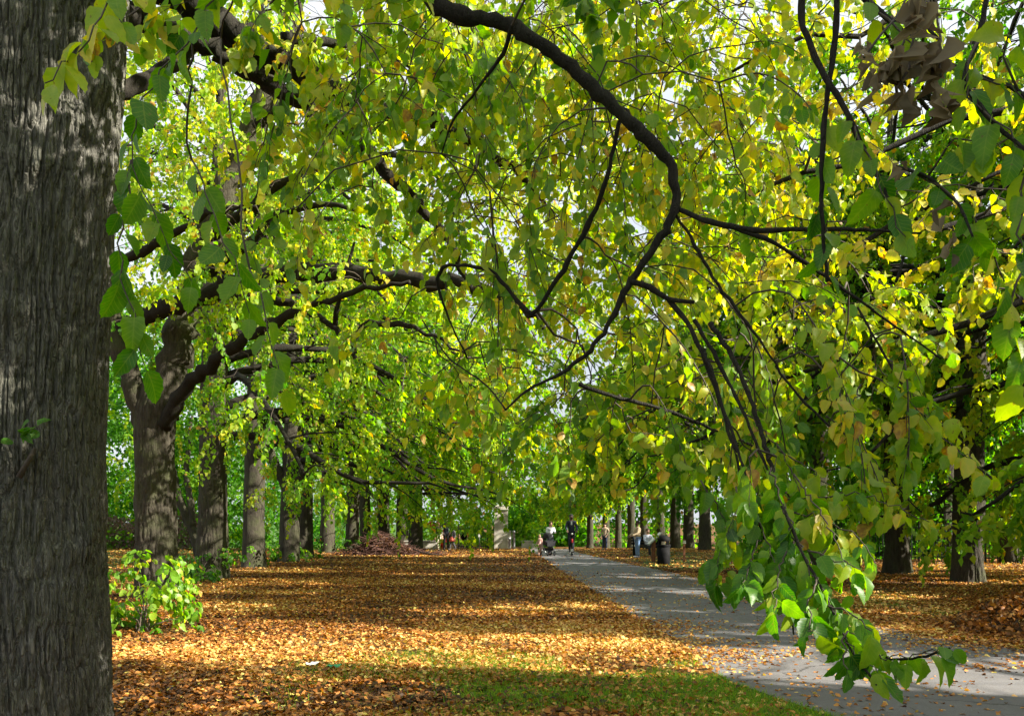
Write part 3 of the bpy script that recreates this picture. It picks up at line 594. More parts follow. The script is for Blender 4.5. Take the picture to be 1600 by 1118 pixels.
DR = [([(1222, 790), (1262, 880), (1300, 950), (1330, 1010), (1372, 1050)], 2.8, 2.3, .36), ([(1205, 730), (1240, 840), (1275, 905), (1325, 985), (1380, 1028), (1440, 1022), (1484, 1005)], 2.9, 2.35, .36),
      ([(1165, 740), (1190, 830), (1225, 890), (1240, 950)], 3.1, 2.6, .40), ([(1190, 830), (1172, 880), (1160, 910)], 2.9, 2.6, .30), ([(1262, 860), (1305, 872), (1345, 890)], 2.7, 2.6, .45),
      ([(1240, 840), (1215, 900), (1208, 950)], 2.8, 2.5, .34), ([(1275, 905), (1262, 955), (1262, 985)], 2.6, 2.4, .33), ([(1325, 985), (1318, 1020), (1325, 1045)], 2.4, 2.3, .26), ([(1240, 800), (1300, 815), (1345, 840), (1368, 880)], 2.9, 2.7, .50),
      ([(1095, 750), (1115, 785), (1138, 815), (1150, 842)], 3.3, 3.2, .36), ([(1150, 760), (1185, 810), (1205, 860), (1215, 900)], 3.0, 2.7, .40), ([(1240, 740), (1275, 790), (1310, 850), (1330, 920)], 3.0, 2.6, .48), ([(1222, 780), (1280, 775), (1340, 770), (1400, 790), (1452, 815)], 3.0, 2.9, .58), ([(1385, 560), (1425, 625), (1470, 680), (1510, 715), (1550, 745)], 3.3, 3.0, .68), ([(1290, 650), (1340, 690), (1380, 740), (1400, 770)], 3.3, 3.1, .62),
      ([(1200, 700), (1250, 720), (1300, 760), (1330, 800)], 3.2, 3.0, .60), ([(1160, 640), (1210, 690), (1240, 740), (1262, 800)], 3.3, 3.0, .56), ([(1345, 600), (1320, 660), (1325, 700)], 3.4, 3.2, .60), ([(1300, 950), (1340, 960), (1362, 985)], 2.5, 2.35, .4),
      ([(1340, -10), (1400, 40), (1450, 90), (1510, 112), (1590, 140), (1640, 180)], 2.3, 2.0, .42), ([(1315, 158), (1345, 225), (1380, 290), (1415, 370)], 2.3, 2.1, .42), ([(1292, 150), (1282, 260), (1285, 350), (1292, 420)], 2.4, 2.3, .34),
      ([(1530, 60), (1500, 130), (1560, 200), (1610, 240)], 2.1, 1.9, .36), ([(1400, 260), (1450, 275), (1500, 320), (1520, 370)], 2.15, 1.95, .34), ([(1500, 320), (1550, 380), (1570, 440)], 2.05, 2.0, .40), ([(1610, 240), (1590, 330), (1600, 420)], 1.95, 1.9, .36), ([(1600, 420), (1570, 500), (1610, 560), (1600, 620)], 2.1, 2.0, .50),
      ([(1450, 275), (1490, 200), (1540, 230)], 2.1, 2.0, .40), ([(1590, 140), (1560, 60), (1600, 0)], 2.05, 2.0, .45)]
for lst_, d0_, d1_, hu_ in DR: leafy(traced(lst_, None, d0_, d1_), .080 if lst_[0][1] > 450 else .086, hu_, .021 if d0_ > 2.45 or lst_[0][1] > 700 else .040, .85, .14)
leafy([top, at(190, -20, 2.1), at(150, 40, 2.0), at(110, 100, 1.95), at(70, 130, 1.9)], .095, .62, .035, .55)
leafy([at(420, -140, 2.8), at(300, 60, 2.7), at(215, 150, 2.6), at(205, 250, 2.55), at(235, 330, 2.5), at(270, 390, 2.5), at(300, 440, 2.5)], .10, .33, .05)
leafy([at(205, 250, 2.55), at(190, 350, 2.5), at(185, 420, 2.5), at(210, 500, 2.45), at(225, 570, 2.45)], .105, .30, .05)
leafy([at(300, 250, 2.9), at(340, 350, 2.7), at(375, 430, 2.6), at(390, 490, 2.6)], .105, .30, .06)
leafy([at(390, 420, 2.9), at(420, 500, 2.7), at(430, 570, 2.6), at(442, 600, 2.6)], .10, .35, .06)
P, T, NN, L, ti = [np.concatenate([s[i] for s in sets]) for i in range(5)]
leaves_mesh('foliage', P, T, NN, L, ti, TA, M_near, near, T1, curl=.3, fold=.35, wid=.84)
for a, b in ((at(420, -140, 2.8), at(520, -260, 3.4)), (top, at(420, -140, 2.8)), (at(300, 250, 2.9), at(300, 60, 2.7)), (at(390, 420, 2.9), at(345, 60, 3.6)), (at(345, 60, 3.6), at(420, -140, 2.8)), (at(520, -260, 3.4), np.array([-1.1, 3.9, 4.45]))):
    tw.tube(resample([a, (a + b) / 2 + (0, 0, .03), b], 8, .01), .004, 5)
tw.build('twig', M_twig, near, T1)
# withered brown leaves hanging in a bunch
for px, py, n_, l_ in ((1440, 10, 4, .085), (1445, 70, 5, .08), (1400, 90, 5, .07), (1408, 140, 4, .065), (1465, 80, 4, .085), (1470, 140, 3, .07), (1372, 110, 4, .06), (1425, 30, 3, .08), (1352, 78, 3, .045), (1480, 370, 3, .05), (1390, 265, 2, .04), (1470, 340, 2, .045)):
    P, T, NN, L, ti = [], [], [], [], []
    for _ in range(int(n_ * 1.7)):
        P.append(at(px + rng.normal(0, 9), py + rng.normal(0, 12), 1.95 + rng.normal(0, .04))); T.append(np.array([rng.normal(0, .16), rng.normal(0, .16), -1])); NN.append(np.array([rng.normal(0, 1), rng.normal(0, 1), 0])); L.append(l_ * .85 * rng.uniform(.7, 1.1)); ti.append(rng.random())
    leaves_mesh('dead_leaf_bunch', np.array(P), np.array(T), np.array(NN), np.array(L), np.array(ti), TA, M_dead, near, T1, curl=.5, fold=1.2, wid=.62, wave=.5)
dt = MB()
for px, py in ((1440, 70), (1400, 140), (1470, 120), (1375, 130), (1350, 90)):
    dt.tube(resample([at(1450, -60, 2.2), at((px + 1450) / 2 + 8, py - 70, 2.02), at(px, py, 1.95)], 8, .004), .003, 5)
dt.build('twig', M_twig, near, T1)
# crown of the near tree above the picture (shades the foreground)
cr = []
for _ in range(800):
    a = rng.uniform(0, 6.28); q = rng.uniform(.2, 1) ** .6; h_ = rng.uniform(5.2, 14)
    p = T1 + np.array([math.cos(a) * q * 5.6 + .8, math.sin(a) * q * 5.6 - .6, h_])
    if p[2] > 1.6 + max(p[1], 0) * .64 + .5: cr.append(p)
cr = np.array(cr); cr = cr[~sunlit(cr)]
ex = []  # extra sprays added sunward of the trunk, out of view, to keep it shaded
for _ in range(90):
    b_ = np.array([-3.1, 5.7, rng.uniform(3.6, 6.6)]); t_ = rng.uniform(1.2, 4.2); p = b_ + SUN * t_ + rng.normal(0, .35, 3)
    if p[2] > 1.6 + p[1] * .64 + .45: ex.append(p)
cr = np.concatenate([cr, np.array(ex)])
P, T, NN, L, ti = place(cr, rng.uniform(0, 6.28, len(cr)), rng.choice([0, 1, 2], len(cr)), rng.uniform(1, 1.4, len(cr)), .5 + rng.normal(0, .1, len(cr)), .15, .1, .5)
leaves_mesh('foliage', P, T, NN, L, ti, TC, M_far, near, T1)
tw = MB(); kn_, kr_ = list(np.linspace(T1 + (0, 0, 5), T1 + (0, 0, 12), 20)) + list(nodes[:60]), [.2] * 80
connect(kn_, kr_, cr, tw, .008); tw.build('branch', M_limb, near, T1)
# sprig sprouting from the trunk
P = np.array([at(45 + rng.normal(0, 14), 672 + rng.normal(0, 8), 5.25) for _ in range(9)]); T = rng.normal(0, 1, (9, 3)) + (0, -.5, -.3)
leaves_mesh('sprout', P, T, rng.normal(0, .4, (9, 3)) + (0, -1, .6), np.full(9, .085), np.full(9, .2), TA, M_near, near, T1)
spm = MB(); spm.tube([at(50, 690, 5.45), at(45, 672, 5.25)], .006, 5); spm.tube([at(30, 745, 5.4), at(55, 700, 5.42)], [.02, .012], 6); spm.build('sprout_stem', M_twig, near, T1)

# ------------------------------------------------------------------ second tree of the left row (forked, long boughs to the right)
D2 = 17.5; T2 = at(245, HZ + F * 1.6 / D2, D2); T2[2] = 0
t2 = thing('lime_tree', 'second lime in the left row, patchily sunlit trunk forking low into a long horizontal bough', 'tree', T2)
tp = [at(245, 945, D2), at(244, 860, D2), at(243, 760, D2), at(243, 690, D2), at(245, 640, D2), at(252, 600, D2)]
trunk('trunk', tp, [.41, .40, .385, .39, .41, .36], M_bark, t2, T2, nu=160, nv=220, amp=.035, freq=12, seed=12, lump=.07, flare=.28)
nodes, nrad = [], []
def bough2(pts, rads, seed, sides=10, jit=.03, n=None):
    mb = MB(); q, r = limb(mb, pts, rads, n=n, sides=sides, jit=jit, seed=seed); nodes.extend(list(q)); nrad.extend(list(r)); mb.build('branch', M_bark if max(rads) > .18 else M_limb, t2, T2)
bough2(traced([(228, 665), (212, 620), (200, 570), (180, 520), (150, 440), (120, 330), (90, 150), (60, -100)], None, 17.5, 17), [.24, .22, .20, .18, .14, .1], 40)
bough2(traced([(255, 650), (265, 590), (280, 530), (292, 480), (310, 420), (335, 340), (380, 240), (430, 120), (470, -60), (500, -300)], None, 17.5, 18), [.36, .32, .28, .26, .22, .18, .1], 41)
bough2(traced([(255, 665), (290, 605), (330, 570), (370, 540), (410, 515), (450, 492), (500, 470), (560, 452), (640, 440)], None, 17.3, 14), [.17, .14, .115, .10, .08, .05, .03], 42)
bough2(traced([(195, 510), (225, 495), (260, 478), (310, 468), (370, 437), (440, 425), (520, 424), (600, 432), (680, 438), (740, 445), (800, 470), (860, 520)], None, 17.2, 13), [.17, .18, .18, .17, .16, .14, .11, .07, .03], 43, n=60)
bough2(traced([(365, 462), (404, 468), (450, 474), (479, 484), (520, 506), (540, 535), (556, 558)], None, 16.4, 15), [.09, .085, .075, .06, .05, .03], 44)
bough2(traced([(554, 552), (555, 512), (575, 500), (602, 499), (640, 508), (685, 529), (740, 560)], None, 15.1, 14), [.06, .055, .045, .03, .015], 45)
bough2(traced([(524, 508), (530, 460), (540, 420), (554, 378)], None, 15.4, 15), [.05, .04, .03, .02], 46)
bough2(traced([(300, 440), (380, 390), (440, 330), (520, 320), (580, 330)], None, 17, 14.5), [.14, .11, .08, .05, .03], 47)
bough2(traced([(320, 380), (420, 300), (520, 250), (620, 240), (700, 290)], None, 17.5, 14), [.12, .09, .06, .03], 48)
bough2(traced([(400, 200), (500, 120), (600, 60), (720, 40)], None, 17.5, 15), [.12, .09, .05, .02], 49)
bough2(traced([(150, 440), (240, 380), (330, 330), (400, 322)], None, 17, 13.5), [.12, .09, .05, .02], 50)
tw = MB(); sets = []
sprays(fill(620, 165, 900, -10, 470, 13.5, 20), .57, [0, 1, 1, 2], (.8, 1.2), .105, .07)
sprays(fill(110, 380, 900, 430, 650, 13, 19), .50, [0, 1, 1, 2], (.7, 1.1), .105, .07)
sprays(fill(240, 760, 1320, -60, 540, 14, 22), .60, [0, 1, 1, 2], (.8, 1.2), .105, .07)
sprays(fill(70, 780, 1080, 360, 640, 15, 25), .56, [0, 0, 1, 1], (.8, 1.2), .105, .07)
sprays(fill(20, 150, 420, 440, 640, 15, 19), .42, [1, 1, 2], (.7, 1.0), .105, .07)
sprays(fill(110, 160, 900, -330, 60, 12, 18), .52, [0, 1, 1, 2], (.9, 1.3), .105, .07)
P, T, NN, L, ti = [np.concatenate([s[i] for s in sets]) for i in range(5)]
leaves_mesh('foliage', P, T, NN, L, ti, TB, M_leaf, t2, T2)
tw.build('twig', M_twig, t2, T2)

# ------------------------------------------------------------------ the rest of the left row
def row(px, by, **k):
    g = gnd(px, by); return g[0], g[1]
LEFT = [(332, 903, .40, 'third lime in the left row, straight sturdy trunk beside the low leafy shoots', 'none'),
        (396, 886, .37, 'fourth lime in the left row, plain dark straight trunk', 'none'),
        (452, 877, .38, 'fifth lime in the left row, dark hunched trunk forking low with a side arm', 'none'),
        (474, 872, .36, 'lime half hidden behind the dark forked fifth trunk of the left row', 'none'),
        (511, 862, .36, 'lime in the left row just left of the twig heap, with a dappled base', 'none'),
        (549, 860, .36, 'dark lime rising directly behind the left end of the twig heap', 'none'),
        (572, 857, .33, 'slim lime between two stouter dark trunks behind the twig heap', 'none'),
        (599, 856, .38, 'lime behind the middle of the twig heap', 'none'),
        (628, 855, .40, 'dark lime behind the right end of the twig heap', 'none'),
        (649, 857, .40, 'lime nearest to the three walkers in dark coats', 'none')]
for i, (px, by, r, lab, _) in enumerate(LEFT):
    x, y = row(px, by)
    lt_ = avenue_tree(x, y, lab, r=r, H=21, seed=60 + i, lod=1 if i < 2 else (2 if y < 45 else 3), hue=.50 - .02 * (i % 3), low=3.6 if i < 3 else 5.4, side=-.15, reach=7.6, zt=5, nl=24, shoots=10 if i < 8 else 0, lean=(random.uniform(-.3, .3), 0), hv=.08)
    if i == 2:
        for k_, q_ in enumerate(([(455, 775), (438, 742), (424, 715), (418, 670), (400, 600)], [(456, 770), (474, 735), (492, 700), (510, 640), (560, 600)])):
            mb = MB(); limb(mb, traced(q_, None, y, y - .6), [.24, .20, .16, .12, .05], seed=500 + k_, sides=12); mb.build('branch', M_bark, lt_, (x, y, 0))
# ------------------------------------------------------------------ right row
RIGHT = [(1511, 908, .37, 'sturdy lime right of the path, the trunk nearest the leaf heap'),
         (1403, 895, .36, 'dark lime right of the path with a flared foot, second trunk from the leaf heap'),
         (1280, 886, .33, 'dark lime half hidden behind the drooping leafy branch')]
for i, (px, by, r, lab) in enumerate(RIGHT):
    x, y = row(px, by)
    avenue_tree(x, y, lab, r=r, H=20, seed=90 + i, lod=2, hue=.40, low=4.8, side=2.6, reach=7.6, nl=34, zt=5.5, lean=(random.uniform(-.2, .2), 0))
FAR = [(1101, 47, .33, 'stout dark far lime trunk just left of the figure in grey trousers'), (1076, 52, .33, 'far lime trunk directly behind the wooden stake'), (1055, 56, .33, 'far lime trunk between the litter bin and the wooden stake'),
       (1031, 62, .34, 'far lime trunk directly behind the litter bin'), (1006, 69, .33, 'far lime trunk behind the figure in the beige jacket'), (986, 76, .34, 'far lime trunk left of the figure in the beige jacket'), (966, 80, .30, 'slim far lime trunk between the beige jacket and the figure under the trees'),
       (947, 84, .36, 'far lime trunk behind the small figure with dark hair under the trees'), (922, 88, .36, 'last far lime trunk, just right of the scooter rider')]
for i, (px, D, r, lab) in enumerate(FAR):
    avenue_tree((px - CX) / F * D, D, lab, r=r, H=20, seed=110 + i, lod=3, hue=.45, low=4.8, reach=6.8, nl=20, side=3.0, zt=5)
# right row carried on out of view plus an added outer line, for shade
OFF = [(13.2, 18.2), (13.6, 14.4), (14.3, 0.9), (14.6, -2.4), (15.0, -7.0), (19.2, 22.5), (19.5, 16), (19.8, 9.5), (20.2, 3.0)]
for i, (x, y) in enumerate(OFF):
    avenue_tree(x, y, 'lime outside the right edge of the view, placed to shade the foreground', r=.36, H=21, seed=130 + i, lod=2, hue=.5, low=2.4, reach=5.8, nl=34, group='limes beyond the right edge', keep=1.2, off=True)

# ------------------------------------------------------------------ yellowing tree reaching in from the right edge
TY = np.array([11.6, 5.0, 0.]); ty = thing('lime_tree', 'yellowing lime whose sunlit boughs reach in from beyond the right edge', 'tree', TY)
trunk('trunk', [TY + (0, 0, -.1), TY + (0, 0, 4), TY + (-.1, .1, 9)], [.38, .34, .15], M_bark, ty, TY, seed=33)
nodes, nrad = [], []
def boughy(pts, rads, seed):
    mb = MB(); q, r = limb(mb, pts, rads, n=30, sides=8, jit=.04, seed=seed); nodes.extend(list(q)); nrad.extend(list(r)); mb.build('branch', M_limb, ty, TY)
for i, (px, py, D, z0) in enumerate(((1130, 120, 6.8, 5.5), (1250, 420, 5.8, 3.6), (1120, 330, 6.4, 4.6), (1350, -60, 7.0, 6.5), (1200, 600, 5.6, 3.0), (1500, 300, 6.0, 4.5))):
    e = at(px, py, D); b = TY + (0, 0, z0); mid = (b + e) / 2 + (0, .2, .8)
    boughy([b, b * .7 + mid * .3 + (0, 0, .35), mid, mid * .4 + e * .6 + (0, 0, .25), e], [.13, .11, .07, .035, .012], 200 + i)
tw = MB(); sets = []
sprays(fill(190, 1090, 1660, -60, 400, 5.2, 8.2), .67, [0, 0, 1, 1, 2], (.6, .95), .078, .08, cutsun=True)
sprays(fill(45, 940, 1200, -60, 300, 5.6, 8.2), .64, [0, 0, 1, 1, 2], (.6, .95), .078, .08, cutsun=True)
sprays(fill(66, 1130, 1400, 380, 600, 4.8, 7.5), .65, [0, 1, 1, 2], (.5, .8), .078, .08, cutsun=True)
sprays(fill(14, 1400, 1640, 380, 480, 4.8, 6.5), .68, [0, 1, 1, 2], (.4, .65), .078, .08, cutsun=True)
P, T, NN, L, ti = [np.concatenate([s[i] for s in sets]) for i in range(5)]
leaves_mesh('foliage', P, T, NN, L, ti, TA, M_near, ty, TY, curl=.3, fold=.3)
tw.build('twig', M_twig, ty, TY)

# ------------------------------------------------------------------ wood all round
def wood(n, boxes, size, hue, mat, name='wood'):
    P, T, NN, L, ti = [], [], [], [], []
    for (x0, x1, y0, y1, z0, z1, frac) in boxes:
        m = int(n * frac / 26); c = np.stack([rng.uniform(x0, x1, m), rng.uniform(y0, y1, m), z0 + (z1 - z0) * rng.random(m) ** 1.1], 1); c[:, 2] += hgt(0, c[:, 1])
        ok = noise3(c * np.array([.22, .22, .30]), 44) > .40; c = c[ok]; m = len(c)
        h = hue + rng.normal(0, .09, m) + .25 * (noise3(c * .12, 45) - .5); sz = rng.uniform(.5, 1.2, m)
        p = np.repeat(c, 26, 0) + rng.normal(0, 1, (m * 26, 3)) * np.repeat(sz, 26)[:, None] * np.array([.8, .8, .5])
        p[:, 2] = np.maximum(p[:, 2], hgt(0, p[:, 1]) + .05)
        P.append(p); k = m * 26; a = rng.normal(0, 1, (k, 3)); a[:, 2] -= .8; T.append(a); b = rng.normal(0, .7, (k, 3)); b[:, 2] += .7; b[:, 1] -= .4; NN.append(b)
        L.append(size * rng.uniform(.6, 1.2, k)); ti.append(np.clip(np.repeat(h, 26) + rng.normal(0, .05, k), 0, .9))
    return tag(leaves_mesh(name, *[np.concatenate(q) for q in (P, T, NN, L, ti)], TC, mat), kind='stuff')
wood(90000, [(-75, -3, 92, 112, 0, 20, .45), (-3, 75, 92, 112, 0, 20, .45), (-2, 9, 95, 110, 0, 5, .10)], .55, .32, M_far)
wood(90000, [(16, 45, 36, 52, 0, 15, .6), (26, 60, 48, 75, 0, 19, .4)], .26, .28, M_far)
wood(120000, [(-52, -17, 46, 66, .4, 18, .8), (-30, -13, 62, 85, .3, 17, .2)], .30, .22, M_far)
wood(26000, [(12, 24, 35.5, 41, 0, 2.6, 1.0)], .20, .22, M_far, 'undergrowth')
# trunks standing in the wood on the right
WT = [(1476, 36, .36, 'dim trunk between the two sturdy right-hand limes, in front of the wood'), (1577, 32, .30, 'slanting dark trunk at the right edge by the railings'), (1330, 39, .28, 'dim slender trunk deep in the wood behind the leafy branch'), (1440, 44, .26, 'thin dim trunk far back between the two right-hand limes')]
for i, (px, D, r, lab) in enumerate(WT):
    avenue_tree((px - CX) / F * D, D, lab, r=r, H=14, seed=150 + i, lod=2, hue=.27, low=5.0, nl=11, zt=7, lean=((-.9, 0) if i == 1 else (.1, 0)), cut=False)
# pale leaning trunk behind the left row
LT = np.array([(300 - CX) / F * 33, 33, 0.]); lt = thing('leaning_tree', 'pale leaning many-stemmed trunk seen between the second and third limes', 'tree', LT)
mb = MB(); limb(mb, [LT + (.4, 0, -.1), at(303, 832, 33), at(288, 800, 33), at(275, 768, 33), at(262, 700, 33.5), at(250, 600, 34)], [.20, .18, .17, .15, .12, .06], seed=301, sides=12); mb.build('trunk', M_bark, lt, LT)
mb = MB(); limb(mb, [at(300, 826, 33), at(297, 780, 33), at(290, 740, 33.4), at(300, 650, 34)], [.14, .13, .10, .05], seed=302, sides=10); mb.build('branch', M_bark, lt, LT)
c = fill(60, 170, 320, 560, 760, 31, 36); P, T, NN, L, ti = place(c, rng.uniform(0, 6.28, 60), rng.choice([0, 1, 2], 60), rng.uniform(1, 1.5, 60), .45 + rng.normal(0, .08, 60), .16, .06, .6)
leaves_mesh('foliage', P, T, NN, L, ti, TC, M_far, lt, LT)
# shrubs
def shrub(name, label, c, R, n, llen, hue, mat, tpl, hv=.08, nst=9, cat='shrub'):
    c = np.asarray(c, float); t = thing(name, label, cat, c); mb = MB(); anc = []
    for i in range(n):
        a = rng.uniform(0, 6.28); q = rng.uniform(.15, 1); anc.append(c + np.array([math.cos(a) * q * R[0], math.sin(a) * q * R[1], R[2] * rng.uniform(.12, .9) * math.sqrt(1.15 - q * q)]))
    for i in range(min(nst, n)):
        e = anc[i]; mb.tube(resample([c + (rng.normal(0, .06), rng.normal(0, .06), -.03), (c + e) / 2 + (0, 0, .12), e], 7, .01), np.linspace(.014, .004, 7), 5, cap=False)
    mb.build('stem', M_twig, t, c); m = len(anc); anc = np.array(anc)
    P, T, NN, L, ti = place(anc - (0, 0, .05), np.arctan2(anc[:, 1] - c[1], anc[:, 0] - c[0]), rng.choice([0, 1, 1, 2], m), rng.uniform(.45, .8, m), hue + rng.normal(0, .06, m), llen, hv, .8)
    leaves_mesh('foliage', P, T, NN, L, ti, tpl, mat, t, c); return t
shrub('lime_shrub', 'low sunlit leafy shrub beside the huge near trunk', (-5.3, 12.0, 0), (.62, .45, 1.5), 42, .12, .40, M_near, TA)
shrub('lime_shrub', 'dark leafy shoots at the foot of the third left lime', (-8.1, 21.6, 0), (.5, .5, .8), 14, .13, .25, M_leaf, TB)
shrub('red_shrub', 'red-leaved bush beyond the three walkers', (-5.6, 58, float(hgt(0, 58))), (1.1, 1.0, 3.2), 30, .24, .45, M_red, TC)
shrub('hazel_bush', 'green bush behind the walkers, left of the iron gate', (-3.9, 66, float(hgt(0, 66))), (2.6, 2, 4.2), 70, .3, .5, M_far, TC)
hd = MB(); 
M_hedge = leafmat('hedge_leaf', trans=.25, stops=[(0, (.06, .045, .035)), (.5, (.14, .075, .06)), (1, (.20, .14, .11))])
m = 9000; m = 16000; hx = rng.uniform(-36, -17, m); P = np.stack([hx, rng.uniform(47, 49, m), .05 + rng.random(m) * (1.3 + .9 * noise2(hx * .7, hx * 0, 81))], 1)
ho = leaves_mesh('hedge', P, rng.normal(0, 1, (m, 3)), rng.normal(0, 1, (m, 3)), rng.uniform(.08, .18, m), np.clip(.45 + rng.normal(0, .12, m), 0, 1), TC, M_hedge); tag(ho, 'reddish brown hedge across the lawn behind the left row', 'hedge')

# ------------------------------------------------------------------ gate, walls, railings, signs
M_stone = plain('stone', (.46, .43, .37), rough=.9, var=.3, scale=3.0, bump=.4); M_iron = plain('black_iron', (.018, .019, .020), rough=.5)
M_white = plain('white_paint', (.75, .75, .72), rough=.5, var=.05); M_redp = plain('red_paint', (.55, .03, .03), rough=.5, var=.1); M_wood = plain('red_brown_wood', (.20, .07, .03), rough=.75, scale=12)
M_black = plain('black_plastic', (.006, .006, .007), rough=.75); M_black.node_tree.nodes['Principled BSDF'].inputs['Specular IOR Level'].default_value = .12; M_grey = plain('grey_metal', (.35, .36, .38), rough=.4, metal=.6)
def G(px, D, dz=0.0): return np.array([(px - CX) / F * D, D, float(hgt(0, D)) + dz])
g = G(783, 49.5); t = thing('gate_pier', 'pale stone gate pier of square blocks at the end of the avenue', 'pier', g)
mb = MB()
for k in range(5): mb.box(g + (0, 0, .24 + .46 * k), (.80, .8, .455))
mb.build('pier_shaft', M_stone, t, g); mb = MB(); mb.box(g + (0, 0, 2.43), (.95, .95, .18)); mb.box(g + (0, 0, 2.58), (.8, .8, .12), taper=.5); mb.build('capstone', M_stone, t, g)
mb = MB(); mb.box(g + (.5, .05, .55), (.2, .5, 1.1)); mb.build('side_block', M_stone, t, g)
for x0, x1, lab in ((630, 682, 'low pale wall left of the walkers at the end of the avenue'), (815, 848, 'low pale wall right of the gate pier, left of the pram')):
    a, b = G(x0, 50.5), G(x1, 50.5); o = (a + b) / 2; t = thing('low_wall', lab, 'wall', o); mb = MB(); mb.box(o + (0, 0, .22), (b[0] - a[0], .3, .46)); mb.build('wall_body', M_stone, t, o); mb = MB(); mb.box(o + (0, 0, .485), (b[0] - a[0] + .08, .38, .07)); mb.build('coping', M_stone, t, o)
def railing(name, label, a, b, h, gap, post=2.4, cat='railing'):
    a, b = np.array(a, float), np.array(b, float); o = a.copy(); t = thing(name, label, cat, o); L = np.linalg.norm(b - a); n = int(L / gap); mb = MB()
    ang = math.atan2(b[1] - a[1], b[0] - a[0]); R = np.array([[math.cos(ang), -math.sin(ang), 0], [math.sin(ang), math.cos(ang), 0], [0, 0, 1]])
    for i in range(n + 1):
        p = a + (b - a) * i / n; mb.box(p + (0, 0, h / 2), (.03, .03, h), R); mb.box(p + (0, 0, h + .04), (.05, .03, .08), R, taper=.1)
    mb.build('pale', M_iron, t, o)['kind'] = 'stuff'
    for z in (.18, h - .15):
        mb = MB(); mb.box((a + b) / 2 + (0, 0, z), (L, .05, .05), R); mb.build('rail', M_iron, t, o)
    for i in range(int(L / post) + 1):
        mb = MB(); p = a + (b - a) * min(1, i * post / L); mb.box(p + (0, .06, (h + .12) / 2), (.07, .06, h + .12), R); mb.build('post', M_iron, t, o)
    return t
railing('iron_railing', 'black iron railings in front of the dark wood on the right', G(1255, 37), G(1625, 31.2), 1.5, .14)
railing('iron_gate', 'dark iron gate leaf left of the stone pier with a round plate', G(716, 50.2), G(764, 50.2), 1.35, .11, 1.8, 'gate')
gt = [o for o in bpy.data.objects if o.name == 'iron_gate'][0]; p = G(725, 50.1, .72); mb = MB(); mb.lathe((0, 0, 0), [(0, -.02), (.2, -.02), (.2, .02), (0, .02)], 18); v = np.concatenate(mb.v); mb.v = [np.stack([v[:, 0], v[:, 2], v[:, 1]], 1) + p]; mb.build('round_plate', M_black, gt, G(716, 50.2))
railing('iron_railing', 'grey railings between the round sign and the stone pier', G(766, 50.0), G(774, 50.0), 1.3, .10, 1.8)
g = G(749, 48.8); t = thing('round_sign', 'small red and white sign on a pale pole near the gate', 'sign', g)
mb = MB(); mb.tube([g, g + (0, 0, 1.1)], .03, 8); mb.build('pole', M_grey, t, g)
mb = MB(); mb.box(g + (0, -.045, .92), (.17, .015, .42)); mb.build('plate', M_white, t, g)
mb = MB(); mb.lathe((0, 0, 0), [(0, -.008), (.085, -.008), (.085, .008), (0, .008)], 20); v = np.concatenate(mb.v); mb.v = [np.stack([v[:, 0], v[:, 2], v[:, 1]], 1) + g + (0, -.064, 1.0)]; mb.build('red_disc', M_redp, t, g)
mb = MB(); mb.box(g + (0, -.078, 1.0), (.11, .008, .03)); mb.build('white_bar', M_white, t, g)
for px, h in ((803, 1.1), (796, .7)):
    g = G(px, 49); t = thing('bollard', 'grey post right of the stone gate pier' if h > 1 else 'short pale post close beside the stone gate pier', 'post', g); mb = MB(); mb.lathe(g, [(.07, 0), (.07, h - .15), (.09, h - .14), (.09, h - .05), (.04, h)], 12); mb.build('shaft', M_grey, t, g)
# litter bin
g = G(1037, 31); t = thing('litter_bin', 'black cylindrical litter bin with a hooded top beside the path', 'litter bin', g)
mb = MB(); mb.lathe(g, [(.22, 0), (.235, .03), (.235, .66)], 28); mb.build('body', M_black, t, g)
mb = MB(); mb.lathe(g, [(.25, .665), (.255, .70), (.25, .735)], 28); mb.build('band', M_black, t, g)
mb = MB()
for a in (0.6, 2.2, 3.7, 5.3): mb.box(g + (.20 * math.cos(a), .20 * math.sin(a), .80), (.1, .1, .14))
mb.lathe(g, [(.24, .86), (.25, .88), (.23, .98), (.15, 1.06), (.05, 1.09)], 28); mb.build('hood', M_black, t, g)
# notice board and wooden stakes
g = G(1022, 33); t = thing('notice_board', 'slanted white notice board on red-brown posts beside the litter bin', 'notice board', g)
for dx, dy in ((-.02, -.16), (-.02, .2)):
    mb = MB(); mb.box(g + (dx, dy, .42), (.09, .09, .86)); mb.build('post', M_wood, t, g)
R = np.array(Matrix.Rotation(-.75, 3, 'Y')); mb = MB(); mb.box(g + (.02, .03, .93), (.66, .5, .035), R); mb.build('panel', M_white, t, g)
mb = MB(); mb.box(g + (.02 + .02, .03, .90), (.70, .54, .02), R); mb.build('panel_frame', M_grey, t, g)
g = G(1069, 33); t = thing('wooden_stake', 'red-brown wooden stake with a small pale notice, right of the litter bin', 'stake', g)
mb = MB(); mb.box(g + (0, 0, .42), (.08, .08, .88)); mb.box(g + (0, 0, .875), (.08, .08, .03), taper=.5); mb.build('post', M_wood, t, g); mb = MB(); mb.box(g + (0, -.047, .78), (.11, .01, .12)); mb.build('notice', M_white, t, g)
